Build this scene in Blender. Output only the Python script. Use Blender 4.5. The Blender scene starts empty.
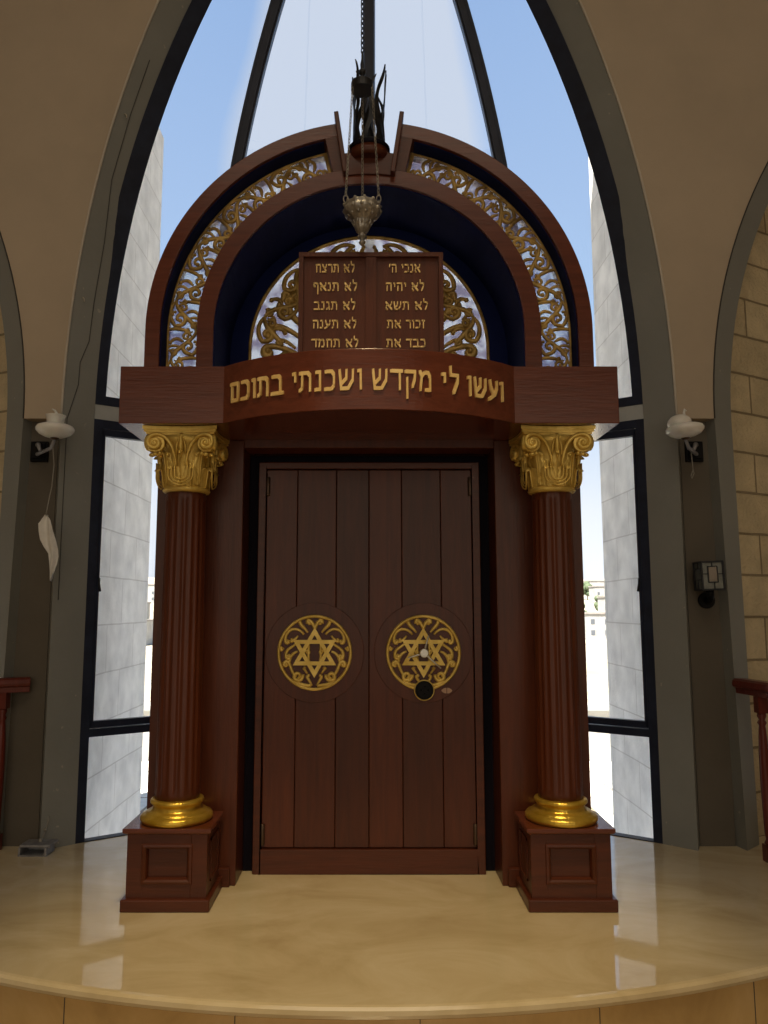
import bpy, math, random
from math import sin, cos, pi, sqrt, radians, atan2
from mathutils import Vector, Matrix
random.seed(7)
SC = bpy.context.scene
COL = SC.collection

# ------------------------------------------------------------------ mesh builder
class MB:
    def __init__(s):
        s.v = []; s.f = []; s.m = []; s.sm = []
    def add(s, vs, fs, smooth=False, m=0):
        o = len(s.v); s.v += [tuple(p) for p in vs]
        for f in fs:
            s.f.append(tuple(i + o for i in f)); s.sm.append(smooth); s.m.append(m)
    def box(s, x0, x1, y0, y1, z0, z1, m=0):
        v = [(x0,y0,z0),(x1,y0,z0),(x1,y1,z0),(x0,y1,z0),(x0,y0,z1),(x1,y0,z1),(x1,y1,z1),(x0,y1,z1)]
        s.add(v, [(3,2,1,0),(4,5,6,7),(0,1,5,4),(1,2,6,5),(2,3,7,6),(3,0,4,7)], False, m)
    def bar(s, a, b, w, h, up=(0,0,1), m=0):
        """rectangular bar from a to b; w across, h along up"""
        a = Vector(a); b = Vector(b); d = (b-a).normalized(); u = Vector(up)
        r = d.cross(u).normalized(); u = r.cross(d).normalized()
        vs = []
        for p in (a, b):
            for (i, j) in ((-1,-1),(1,-1),(1,1),(-1,1)):
                vs.append(p + r*(i*w/2) + u*(j*h/2))
        s.add(vs, [(0,1,2,3),(7,6,5,4),(0,4,5,1),(1,5,6,2),(2,6,7,3),(3,7,4,0)], False, m)
    def prism(s, poly, fn, d0, d1, smooth=False, m=0):
        """poly 2d (u,v); fn(u,v,d)->xyz"""
        n = len(poly)
        vs = [fn(u, v, d0) for u, v in poly] + [fn(u, v, d1) for u, v in poly]
        fs = [tuple(range(n)), tuple(range(2*n-1, n-1, -1))]
        s.add(vs, fs, False, m)
        s.add(vs, [(i, i+n, (i+1) % n + n, (i+1) % n) for i in range(n)], smooth, m)
    def loft(s, rings, closed=True, caps=True, smooth=True, m=0, loop=False):
        n = len(rings[0]); vs = [p for r in rings for p in r]; fs = []
        k = n if closed else n-1
        R = len(rings)
        for i in range(R if loop else R-1):
            i2 = (i+1) % R
            for j in range(k):
                j2 = (j+1) % n
                fs.append((i*n+j, i*n+j2, i2*n+j2, i2*n+j))
        s.add(vs, fs, smooth, m)
        if caps and closed and not loop:
            s.add(rings[0], [tuple(range(n-1, -1, -1))], False, m)
            s.add(rings[-1], [tuple(range(n))], False, m)
    def lathe(s, prof, c, n=32, smooth=True, m=0, mod=None, caps=True):
        """prof [(r,z)], centre (x,y,z0) """
        rings = []
        for r, z in prof:
            rg = []
            for i in range(n):
                a = 2*pi*i/n; rr = r*(mod(a) if mod else 1)
                rg.append((c[0]+rr*cos(a), c[1]+rr*sin(a), c[2]+z))
            rings.append(rg)
        s.loft(rings, True, caps, smooth, m)
    def tube(s, pts, rad, n=8, m=0, smooth=True, flat=None, nrm=None, loop=False):
        """rad: number or list. flat: (in-plane factor, normal factor) relative to plane normal nrm"""
        pts = [Vector(p) for p in pts]; N = len(pts)
        if not isinstance(rad, (list, tuple)): rad = [rad]*N
        rings = []
        prev = None
        for i, p in enumerate(pts):
            if loop: t = pts[(i+1) % N]-pts[(i-1) % N]
            else: t = pts[min(i+1, N-1)]-pts[max(i-1, 0)]
            if t.length < 1e-9: t = Vector((0,0,1))
            t.normalize()
            if nrm is not None:
                w = Vector(nrm); u = t.cross(w)
                if u.length < 1e-6: u = Vector((1,0,0))
                u.normalize(); w = u.cross(t).normalized()
            else:
                if prev is None:
                    a = Vector((0,0,1)) if abs(t.z) < .9 else Vector((1,0,0))
                    u = t.cross(a).normalized()
                else:
                    u = prev - t*prev.dot(t)
                    if u.length < 1e-6: u = t.orthogonal()
                    u.normalize()
                prev = u; w = t.cross(u).normalized()
            fu, fw = flat if flat else (1, 1)
            r = rad[i]
            rings.append([p + u*(cos(2*pi*k/n)*r*fu) + w*(sin(2*pi*k/n)*r*fw) for k in range(n)])
        s.loft(rings, True, True, smooth, m, loop)
    def ball(s, c, r, n=10, sc=(1,1,1), m=0):
        prof = []
        k = n//2
        for i in range(k+1):
            a = -pi/2 + pi*i/k
            prof.append((max(cos(a), 1e-3)*r, sin(a)*r))
        rings = [[(c[0]+q*cos(2*pi*j/n)*sc[0], c[1]+q*sin(2*pi*j/n)*sc[1], c[2]+z*sc[2]) for j in range(n)] for q, z in prof]
        s.loft(rings, True, True, True, m)

def obj(name, mb, mats, parent=None, bevel=0, origin=None):
    me = bpy.data.meshes.new(name)
    o = bpy.data.objects.new(name, me); COL.objects.link(o)
    off = Vector((0,0,0))
    if parent is not None:
        p = parent
        off = Vector(p['_o']) if '_o' in p else Vector((0,0,0))
    elif origin is not None:
        off = Vector(origin); o.location = off
    ROOT[o.name] = off
    me.from_pydata([tuple(Vector(v)-off) for v in mb.v], [], mb.f)
    if not isinstance(mats, (list, tuple)): mats = [mats]
    for mt in mats: me.materials.append(mt)
    me.polygons.foreach_set('use_smooth', mb.sm)
    me.polygons.foreach_set('material_index', mb.m)
    me.update()
    import bmesh
    bm = bmesh.new(); bm.from_mesh(me)
    bmesh.ops.remove_doubles(bm, verts=bm.verts, dist=1e-6)
    bmesh.ops.recalc_face_normals(bm, faces=bm.faces)
    bm.to_mesh(me); bm.free()
    if parent is not None:
        o.parent = parent
    o['_o'] = tuple(off)
    if bevel:
        b = o.modifiers.new('edge', 'BEVEL'); b.width = bevel; b.segments = 2; b.limit_method = 'ANGLE'; b.angle_limit = radians(50)
    return o
ROOT = {}
def thing(name, loc, label, cat, group=None):
    o = bpy.data.objects.new(name, None); COL.objects.link(o)
    o.location = loc; o['_o'] = tuple(loc); o.empty_display_size = .1
    o['label'] = label; o['category'] = cat
    if group: o['group'] = group
    return o
def tag(o, label, cat, group=None):
    o['label'] = label; o['category'] = cat
    if group: o['group'] = group
    return o
def struct(name, mb, mats, origin=None, parent=None, bevel=0):
    o = obj(name, mb, mats, parent, bevel, origin)
    if parent is None: o['kind'] = 'structure'
    return o

# ------------------------------------------------------------------ materials
def newmat(name):
    m = bpy.data.materials.new(name); m.use_nodes = True
    nt = m.node_tree; b = nt.nodes['Principled BSDF']
    return m, nt, b
def sset(b, **k):
    for n, v in k.items():
        b.inputs[n.replace('_', ' ')].default_value = v
def rgb(r, g, b):  # sRGB 0-255 -> linear
    f = lambda c: (c/255/12.92) if c/255 <= .04045 else ((c/255+.055)/1.055)**2.4
    return (f(r), f(g), f(b), 1)
def noise_col(nt, b, c1, c2, scale=3, stretch=(1,1,1), detail=5, rough=.6, lo=.35, hi=.65, bump=0, bscale=None, dist=0.0):
    tc = nt.nodes.new('ShaderNodeTexCoord'); mp = nt.nodes.new('ShaderNodeMapping')
    mp.inputs['Scale'].default_value = stretch
    nz = nt.nodes.new('ShaderNodeTexNoise'); nz.inputs['Scale'].default_value = scale
    nz.inputs['Detail'].default_value = detail; nz.inputs['Roughness'].default_value = rough
    nz.inputs['Distortion'].default_value = dist
    cr = nt.nodes.new('ShaderNodeValToRGB')
    cr.color_ramp.elements[0].position = lo; cr.color_ramp.elements[1].position = hi
    cr.color_ramp.elements[0].color = c1; cr.color_ramp.elements[1].color = c2
    L = nt.links
    L.new(tc.outputs['Object'], mp.inputs['Vector']); L.new(mp.outputs['Vector'], nz.inputs['Vector'])
    L.new(nz.outputs['Fac'], cr.inputs['Fac']); L.new(cr.outputs['Color'], b.inputs['Base Color'])
    if bump:
        n2 = nt.nodes.new('ShaderNodeTexNoise'); n2.inputs['Scale'].default_value = bscale or scale*8
        n2.inputs['Detail'].default_value = 3
        L.new(mp.outputs['Vector'], n2.inputs['Vector'])
        bp = nt.nodes.new('ShaderNodeBump'); bp.inputs['Strength'].default_value = bump; bp.inputs['Distance'].default_value = .01
        L.new(n2.outputs['Fac'], bp.inputs['Height']); L.new(bp.outputs['Normal'], b.inputs['Normal'])
    return tc, mp, nz, cr
def wood(name, c1, c2, rough=.38, stretch=(14,14,1.1), coat=.12):
    m, nt, b = newmat(name)
    noise_col(nt, b, c1, c2, 2.2, stretch, 6, .6, .3, .7, .12, 9, .6)
    sset(b, Roughness=rough, Coat_Weight=coat, Coat_Roughness=.18)
    b.inputs['Specular IOR Level'].default_value = .32
    return m
W1, W2 = (.066, .0150, .0060, 1), (.104, .0240, .0085, 1)
M_WOOD = wood('mahogany_upright', W1, W2)
M_WOODH = wood('mahogany_level', W1, W2, stretch=(1.1, 14, 14))
M_WOODG = wood('mahogany_glossy', (.10, .024, .012, 1), (.15, .038, .018, 1), .24, (1.1,14,14), .22)
PLANKS = [wood('plank_%d' % i, tuple(c*f for c in W1[:3])+(1,), tuple(c*f for c in W2[:3])+(1,)) for i, f in enumerate((.85, 1.15, 1.0))]
M_DARK = wood('near_black_wood', (.006, .005, .010, 1), (.010, .008, .016, 1), .6, coat=0)
M_DARK.node_tree.nodes['Principled BSDF'].inputs['Specular IOR Level'].default_value = .08
M_NAVY, nt, b = newmat('navy_lining_and_shade')  # navy paint of the barrel; also stands in for soffit shade
noise_col(nt, b, (.006, .011, .060, 1), (.009, .016, .085, 1), 3)
sset(b, Roughness=.65); b.inputs['Specular IOR Level'].default_value = .06
def gold(name, c1, c2, rough=.4, metal=.45):
    m, nt, b = newmat(name)
    noise_col(nt, b, c1, c2, 14, (1,1,1), 4, .6, .3, .7, .25, 60)
    sset(b, Roughness=rough, Metallic=metal)
    return m
M_GOLD = gold('aged_gold_leaf', rgb(202, 168, 76), rgb(238, 208, 118))
M_GOLDR = gold('bright_gold_paint', rgb(205, 165, 50), rgb(236, 200, 90), .28, .75)
M_OLDGOLD = gold('carved_antique_gold', rgb(128, 100, 48), rgb(216, 178, 98), .42, .3)
M_LETTER = gold('letter_gold', rgb(232, 192, 116), rgb(250, 220, 150), .4, .1)
M_SILVER = gold('tarnished_silver', rgb(112, 108, 102), rgb(184, 178, 168), .34, .6)
M_IRON, nt, b = newmat('dark_iron'); noise_col(nt, b, (.012,.013,.016,1), (.03,.03,.034,1), 20); sset(b, Roughness=.45, Metallic=.5)
M_FRAME, nt, b = newmat('dark_window_metal'); noise_col(nt, b, (.008,.013,.032,1), (.016,.024,.052,1), 8); sset(b, Roughness=.45, Metallic=.2)
M_REDGASKET, nt, b = newmat('red_brown_gasket'); sset(b, Base_Color=(.08,.02,.015,1), Roughness=.6)
M_BLACK, nt, b = newmat('black_plastic'); sset(b, Base_Color=(.005,.005,.006,1), Roughness=.5); b.inputs['Specular IOR Level'].default_value = .15
M_COPPER, nt, b = newmat('pale_copper'); sset(b, Base_Color=(.42,.26,.17,1), Roughness=.4, Metallic=.3)
M_CHROME, nt, b = newmat('brushed_steel'); noise_col(nt, b, (.5,.48,.44,1), (.68,.66,.6,1), 30); sset(b, Roughness=.3, Metallic=.8)
M_HINGE, nt, b = newmat('dull_bronze'); sset(b, Base_Color=(.10,.065,.045,1), Roughness=.4, Metallic=.7)

def plaster(name, c1, c2, scale=1.2, bump=.08, rough=.85, chips=None):
    m, nt, b = newmat(name)
    tc, mp, nz, cr = noise_col(nt, b, c1, c2, scale, (1,1,1), 6, .6, .3, .7, bump, 40)
    sset(b, Roughness=rough)
    if chips:
        n2 = nt.nodes.new('ShaderNodeTexNoise'); n2.inputs['Scale'].default_value = 22; n2.inputs['Detail'].default_value = 6
        nt.links.new(tc.outputs['Object'], n2.inputs['Vector'])
        r2 = nt.nodes.new('ShaderNodeValToRGB'); r2.color_ramp.elements[0].position = .70; r2.color_ramp.elements[1].position = .73
        mx = nt.nodes.new('ShaderNodeMixRGB'); mx.inputs['Color2'].default_value = chips
        nt.links.new(n2.outputs['Fac'], r2.inputs['Fac']); nt.links.new(r2.outputs['Color'], mx.inputs['Fac'])
        nt.links.new(cr.outputs['Color'], mx.inputs['Color1']); nt.links.new(mx.outputs['Color'], b.inputs['Base Color'])
    return m
M_BEIGE = plaster('beige_wall_plaster', (.42,.345,.26,1), (.50,.41,.31,1))
M_GREY = plaster('grey_olive_paint', (.205,.208,.190,1), (.245,.248,.230,1), 1.5, .1, .6, (.34,.32,.27,1))
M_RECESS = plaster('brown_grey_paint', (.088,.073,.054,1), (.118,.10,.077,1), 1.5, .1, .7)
M_BEAD = plaster('pale_plaster_bead', (.5,.45,.38,1), (.6,.55,.47,1), 4)
M_TRANSOM = plaster('pale_grey_beam', (.36,.38,.38,1), (.44,.46,.46,1), 3)
M_CEIL = plaster('room_plaster', (.45,.37,.28,1), (.5,.42,.32,1))

def stone(name, c1, c2, mort, uaxis='X', bw=.52, bh=.25, bump=1.0, msize=.008, rough=.9, nscale=6, bsc=45):
    m, nt, b = newmat(name); L = nt.links
    tc = nt.nodes.new('ShaderNodeTexCoord'); sp = nt.nodes.new('ShaderNodeSeparateXYZ'); cb = nt.nodes.new('ShaderNodeCombineXYZ')
    L.new(tc.outputs['Object'], sp.inputs[0])
    if uaxis == 'XY':
        L.new(sp.outputs['X'], cb.inputs['X']); L.new(sp.outputs['Y'], cb.inputs['Y'])
    else:
        L.new(sp.outputs[uaxis], cb.inputs['X']); L.new(sp.outputs['Z'], cb.inputs['Y'])
    nz0 = nt.nodes.new('ShaderNodeTexNoise'); nz0.inputs['Scale'].default_value = 3
    L.new(tc.outputs['Object'], nz0.inputs['Vector'])
    va = nt.nodes.new('ShaderNodeVectorMath'); va.operation = 'MULTIPLY_ADD'
    va.inputs[1].default_value = (.012, .012, 0)
    L.new(nz0.outputs['Color'], va.inputs[0]); L.new(cb.outputs[0], va.inputs[2])
    br = nt.nodes.new('ShaderNodeTexBrick'); br.inputs['Scale'].default_value = 1
    br.inputs['Brick Width'].default_value = bw; br.inputs['Row Height'].default_value = bh
    br.inputs['Mortar Size'].default_value = msize; br.inputs['Mortar Smooth'].default_value = .3
    br.inputs['Color1'].default_value = c1; br.inputs['Color2'].default_value = c2; br.inputs['Mortar'].default_value = mort
    L.new(va.outputs[0], br.inputs['Vector'])
    nz = nt.nodes.new('ShaderNodeTexNoise'); nz.inputs['Scale'].default_value = nscale; nz.inputs['Detail'].default_value = 8
    L.new(tc.outputs['Object'], nz.inputs['Vector'])
    mr = nt.nodes.new('ShaderNodeMapRange'); mr.inputs['From Min'].default_value = .3; mr.inputs['From Max'].default_value = .7
    mr.inputs['To Min'].default_value = .82; mr.inputs['To Max'].default_value = 1.1
    L.new(nz.outputs['Fac'], mr.inputs['Value'])
    mx = nt.nodes.new('ShaderNodeMixRGB'); mx.blend_type = 'MULTIPLY'; mx.inputs['Fac'].default_value = 1
    L.new(br.outputs['Color'], mx.inputs['Color1']); L.new(mr.outputs[0], mx.inputs['Color2'])
    L.new(mx.outputs[0], b.inputs['Base Color'])
    n3 = nt.nodes.new('ShaderNodeTexNoise'); n3.inputs['Scale'].default_value = bsc; n3.inputs['Detail'].default_value = 5
    L.new(tc.outputs['Object'], n3.inputs['Vector'])
    sb = nt.nodes.new('ShaderNodeMath'); sb.operation = 'MULTIPLY_ADD'; sb.inputs[1].default_value = -1.6
    L.new(br.outputs['Fac'], sb.inputs[0]); L.new(n3.outputs['Fac'], sb.inputs[2])
    bp = nt.nodes.new('ShaderNodeBump'); bp.inputs['Strength'].default_value = bump; bp.inputs['Distance'].default_value = .02
    L.new(sb.outputs[0], bp.inputs['Height']); L.new(bp.outputs['Normal'], b.inputs['Normal'])
    sset(b, Roughness=rough)
    return m
M_STONE_IN = stone('rough_limestone_blocks', (.58,.47,.29,1), (.68,.56,.35,1), (.30,.23,.13,1), 'X')
M_STONE_OUT = stone('pale_limestone_pier', (.82,.80,.76,1), (.87,.85,.81,1), (.64,.61,.57,1), 'Y', .55, .30, .25, .005)
M_PAVE = stone('pale_terrace_paving', (.70,.66,.57,1), (.76,.72,.63,1), (.22,.18,.12,1), 'XY', 1.1, .8, .15, .022)

# polished marble
def marble(name, c1, c2, c3, rough=.06, joints=True):
    m, nt, b = newmat(name); L = nt.links
    tc, mp, nz, cr = noise_col(nt, b, c1, c3, 1.6, (1,1.7,1), 8, .62, .3, .72, 0, None, 1.2)
    e = cr.color_ramp.elements.new(.5); e.color = c2
    if joints:
        br = nt.nodes.new('ShaderNodeTexBrick'); br.inputs['Scale'].default_value = 1
        br.inputs['Brick Width'].default_value = 1.25; br.inputs['Row Height'].default_value = 1.55
        br.inputs['Mortar Size'].default_value = .0012; br.inputs['Color1'].default_value = (1,1,1,1)
        br.inputs['Color2'].default_value = (.96,.96,.95,1); br.inputs['Mortar'].default_value = (.75,.72,.66,1)
        L.new(tc.outputs['Object'], br.inputs['Vector'])
        mx = nt.nodes.new('ShaderNodeMixRGB'); mx.blend_type = 'MULTIPLY'; mx.inputs['Fac'].default_value = 1
        L.new(cr.outputs['Color'], mx.inputs['Color1']); L.new(br.outputs['Color'], mx.inputs['Color2'])
        L.new(mx.outputs[0], b.inputs['Base Color'])
    sset(b, Roughness=rough, Coat_Weight=.6, Coat_Roughness=.02)
    b.inputs['IOR'].default_value = 1.55
    return m
M_MARBLE = marble('polished_beige_marble', (.58,.46,.27,1), (.69,.57,.36,1), (.79,.68,.48,1), joints=False)
M_RISER = marble('honey_marble_riser', (.50,.32,.12,1), (.66,.44,.18,1), (.76,.54,.26,1), .2, False)
M_LOWFLOOR = marble('lower_floor_marble', (.36,.26,.13,1), (.45,.34,.19,1), (.52,.40,.24,1), .2)

# window glass: mostly see-through with a weak mirror of the room
def glassmat(name, tint=(.97,.985,.99,1), rough=0.0):
    m = bpy.data.materials.new(name); m.use_nodes = True; nt = m.node_tree; nt.nodes.clear(); L = nt.links
    o = nt.nodes.new('ShaderNodeOutputMaterial'); mx = nt.nodes.new('ShaderNodeMixShader')
    t = nt.nodes.new('ShaderNodeBsdfTransparent'); t.inputs[0].default_value = tint
    g = nt.nodes.new('ShaderNodeBsdfGlossy'); g.inputs['Roughness'].default_value = rough
    fr = nt.nodes.new('ShaderNodeFresnel'); fr.inputs[0].default_value = 1.45
    L.new(fr.outputs[0], mx.inputs[0]); L.new(t.outputs[0], mx.inputs[1]); L.new(g.outputs[0], mx.inputs[2]); L.new(mx.outputs[0], o.inputs[0])
    return m
M_GLASS = glassmat('window_glass')
M_MILK = bpy.data.materials.new('milky_panel'); M_MILK.use_nodes = True
nt = M_MILK.node_tree; nt.nodes.clear(); L = nt.links
o_ = nt.nodes.new('ShaderNodeOutputMaterial'); a_ = nt.nodes.new('ShaderNodeMixShader'); a_.inputs[0].default_value = .75
b2_ = nt.nodes.new('ShaderNodeMixShader'); b2_.inputs[0].default_value = .72; tr_ = nt.nodes.new('ShaderNodeBsdfTransparent')
df = nt.nodes.new('ShaderNodeBsdfDiffuse'); tl = nt.nodes.new('ShaderNodeBsdfTranslucent')
tc = nt.nodes.new('ShaderNodeTexCoord'); nz = nt.nodes.new('ShaderNodeTexNoise'); nz.inputs['Scale'].default_value = 13; nz.inputs['Detail'].default_value = 2
cr = nt.nodes.new('ShaderNodeValToRGB'); cr.color_ramp.elements[0].position = .40; cr.color_ramp.elements[1].position = .56
cr.color_ramp.elements[0].color = (.62,.57,.64,1); cr.color_ramp.elements[1].color = (.98,.98,.98,1)
L.new(tc.outputs['Object'], nz.inputs['Vector']); L.new(nz.outputs['Fac'], cr.inputs['Fac'])
L.new(cr.outputs['Color'], df.inputs[0]); L.new(cr.outputs['Color'], tl.inputs[0])
L.new(df.outputs[0], a_.inputs[1]); L.new(tl.outputs[0], a_.inputs[2]); L.new(a_.outputs[0], b2_.inputs[1]); L.new(cr.outputs['Color'], tr_.inputs[0]); L.new(tr_.outputs[0], b2_.inputs[2]); L.new(b2_.outputs[0], o_.inputs[0])
M_OPAL, nt, b = newmat('white_opal_glass'); noise_col(nt, b, (.74,.72,.67,1), (.82,.8,.76,1), 4)
sset(b, Roughness=.25); b.inputs['Subsurface Weight'].default_value = .1
M_CLOTH, nt, b = newmat('white_cloth'); noise_col(nt, b, (.66,.64,.6,1), (.78,.76,.72,1), 12, bump=.3, bscale=40); sset(b, Roughness=.9)
M_WIRE, nt, b = newmat('thin_wire'); sset(b, Base_Color=(.30,.28,.24,1), Roughness=.5, Metallic=.4)
M_DARKWIRE, nt, b = newmat('dark_cable'); sset(b, Base_Color=(.035,.032,.028,1), Roughness=.6)
M_SOCKET, nt, b = newmat('dull_zinc'); noise_col(nt, b, (.22,.22,.24,1), (.36,.36,.38,1), 25); sset(b, Roughness=.5, Metallic=.4)
M_TILEBOX, nt, b = newmat('grey_glass_tiles'); noise_col(nt, b, (.13,.14,.125,1), (.22,.23,.21,1), 18); sset(b, Roughness=.25)
M_TILEPALE, nt, b = newmat('pale_glass_tile'); noise_col(nt, b, (.20,.165,.13,1), (.27,.23,.19,1), 18); sset(b, Roughness=.25)
M_REDWOOD = wood('red_railing_wood', (.10,.016,.010,1), (.16,.028,.018,1), .3)

# ------------------------------------------------------------------ camera
PITCH = 7.1; H = 1.3
cam = bpy.data.cameras.new('camera'); co = bpy.data.objects.new('camera', cam); COL.objects.link(co)
co.location = (0, 0, H); co.rotation_euler = (radians(90+PITCH), 0, 0)
cam.sensor_fit = 'VERTICAL'; cam.sensor_height = 24; cam.lens = 24*769/1024
cam.shift_x = 15/1024; cam.clip_start = .05; cam.clip_end = 3000
SC.camera = co
CP, SP = cos(radians(PITCH)), sin(radians(PITCH))
def at(px, py, Y):      # point of the place at depth Y seen at a photo position (used to read sizes off the photo)
    dx = (px-369)/769; dy = (py-512)/769
    d = (dx, CP+dy*SP, SP-dy*CP); t = Y/d[1]
    return (d[0]*t, Y, H+d[2]*t)

# ------------------------------------------------------------------ setting: arch wall
DW = 4.34
R0 = 7.0; R1 = 7.6
def arc_half(z, base):
    if z <= 2.4: return base
    h = z-2.4
    return base-R0+sqrt(max(R0*R0-h*h, 0))
def Xc(z): return 1.775 if z <= 2.4 else max(1.775-R1+sqrt(max(R1*R1-(z-2.4)**2, 0)), 0)
def Xg(z): return max(arc_half(z, 1.63), 0)
APG = 2.4+sqrt(R0**2-(R0-1.63)**2)      # glazing apex
APC = 2.4+sqrt(R1**2-(R1-1.775)**2)
def Xs(z):                # side arch, edge nearest the centre
    if z <= 2.4: return 1.995+.045*(1-z/2.4)
    h = z-2.4; return 1.995+3.2-sqrt(max(3.2**2-h*h, 0))
APS = 2.4+sqrt(3.2**2-1.8**2); CXS = 3.795
def Xs2(z): return 2*CXS-Xs(z)

def levels(z0, z1, n): return [z0+(z1-z0)*i/n for i in range(n+1)]
TOPZ = 7.8
def wall_strip(mb, fa, fb, zs, y0, y1, sgn):
    rings = []
    for z in zs:
        a, c = fa(z), fb(z)
        rings.append([(sgn*a, y0, z), (sgn*c, y0, z), (sgn*c, y1, z), (sgn*a, y1, z)])
    mb.loft(rings, True, True, False)
for sgn, nm in ((-1, 'left'), (1, 'right')):
    mb = MB()
    zs = levels(2.385, APS, 34)
    wall_strip(mb, lambda z: Xc(z)+.004, Xs, zs, DW, 4.43, sgn)
    wall_strip(mb, Xs2, lambda z: 5.9, zs, DW, 4.43, sgn)
    zs2 = levels(APS, APC-.001, 20)+[TOPZ]
    wall_strip(mb, Xc, lambda z: 5.9, zs2, DW, 4.43, sgn)
    struct('wall_'+nm, mb, M_BEIGE)
    # grey splayed jamb of the central arch, swept up the arch
    mb = MB(); rings = []
    for z in levels(0, 2.4, 3)[:-1]+levels(2.4, APG, 44):
        x = Xc(z)
        g = max(x-.145, 0.0); 
        rings.append([(sgn*x, DW-.002, z), (sgn*g, 4.46, z), (sgn*(g+.06), 4.62, z), (sgn*(x+.16), 4.62, z), (sgn*(x+.12), 4.432, z), (sgn*(x+.045), 4.425, z)])
    mb.loft(rings, True, True, False)
    struct('trim_1' if sgn < 0 else 'trim_2', mb, M_GREY)
    mb = MB()
    mb.tube([(sgn*Xc(z), DW-.004, z) for z in levels(2.385, APC-.05, 50)], .0075, 6)
    struct('trim_3' if sgn < 0 else 'trim_4', mb, M_BEAD)
    # side arch jamb
    mb = MB(); rings = []
    for z in levels(0, 2.4, 3)[:-1]+levels(2.4, APS, 30):
        x = Xs(z)
        rings.append([(sgn*x, DW-.002, z), (sgn*(x+.15-.03*(1-min(z, 2.4)/2.4)), 4.45, z), (sgn*(x+.15-.03*(1-min(z, 2.4)/2.4)), 4.55, z), (sgn*(x-.02), 4.55, z), (sgn*(x-.02), 4.432, z)])
    mb.loft(rings, True, True, False)
    struct('trim_5' if sgn < 0 else 'trim_6', mb, M_GREY)
    mb = MB()
    mb.tube([(sgn*Xs(z), DW-.003, z) for z in levels(2.385, APS-.05, 30)], .004, 6)
    struct('trim_7' if sgn < 0 else 'trim_8', mb, M_DARKWIRE)
    # recessed pilaster between the jambs, below the beige plaster
    mb = MB(); mb.box(*sorted((sgn*1.82, sgn*2.015)), 4.418, 4.54, 0, 2.42)
    struct('wall_recess_'+nm, mb, M_RECESS)
    # niche wall of rough stone behind the side arch: local X runs along the wall
    mb = MB(); mb.box(0, 3.4, 0, .3, -.3, TOPZ)
    o = struct('wall_niche_'+nm, mb, M_STONE_IN)
    o.location = (sgn*2.16, 4.56, 0); 
    if sgn > 0: o.rotation_euler = (0, 0, radians(28))
    else:
        o.rotation_euler = (0, 0, radians(180-28)); 
        # keep the face towards the room
        for v in o.data.vertices: v.co.y = -v.co.y
        o.data.flip_normals()
    mb = MB(); mb.box(*sorted((sgn*1.78, sgn*5.9)), 4.44, 7.2, TOPZ-.02, TOPZ+.1)
    struct('ceiling_niche_'+nm, mb, M_CEIL)
    mb = MB(); mb.box(*sorted((sgn*5.9, sgn*6.0)), -5, 7.2, -.3, TOPZ)
    struct('wall_far_'+nm, mb, M_CEIL)

# room shell behind the camera
mb = MB(); mb.box(-6, 6, -5, 4.44, TOPZ, TOPZ+.1); struct('ceiling', mb, M_CEIL)
mb = MB(); mb.box(-6, 6, -5.1, -5, -.3, TOPZ); struct('wall_back', mb, M_CEIL)

# floors
PR, PCY = 3.84, 2.713+3.84
def pf(x, r=PR): return PCY-sqrt(max(r*r-x*x, 0))
mb = MB()
xs = [-3.5+7.0*i/96 for i in range(97)]
prof = [(-.028, -.05), (0.0, -.045), (.012, -.037), (.018, -.024), (.015, -.010), (.006, -.002), (-.006, 0)]
rings = []
for x in xs:
    y = pf(x); nx, ny = x/PR, (y-PCY)/PR
    ax = abs(x)
    yb = 4.9 if ax > 1.9 else (4.50 if ax > 1.61 else (4.50+(1.62-ax)/.583*.405 if ax > 1.037 else 4.905+(1.037-ax)/1.037*.178))
    rings.append([(x+nx*a, y+ny*a, z) for a, z in prof]+[(x, yb, 0), (x, yb, -.05)])
mb.loft(rings, True, True, False)
for i in range(len(mb.sm)): mb.sm[i] = False
struct('floor', mb, M_MARBLE)
mb = MB(); rings = []
for x in xs:
    y = pf(x)+.03
    rings.append([(x, y, -.31), (x, y, -.045), (x, 4.48, -.045), (x, 4.48, -.31)])
mb.loft(rings, True, True, False)
# joints of the riser slabs
struct('trim_step_riser', mb, M_RISER)
mb = MB()
for k in range(-4, 5):
    x = k*.62+.17; y = pf(x)+.030; nx, ny = x/PR, (y-PCY)/PR
    mb.bar((x, y-.0005, -.30), (x, y-.0005, -.05), .003, .003, (0, 1, 0))
struct('trim_riser_joints', mb, M_RECESS)
mb = MB(); mb.box(-6, 6, -5, 4.49, -.42, -.30)
struct('floor_lower', mb, M_LOWFLOOR)

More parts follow.
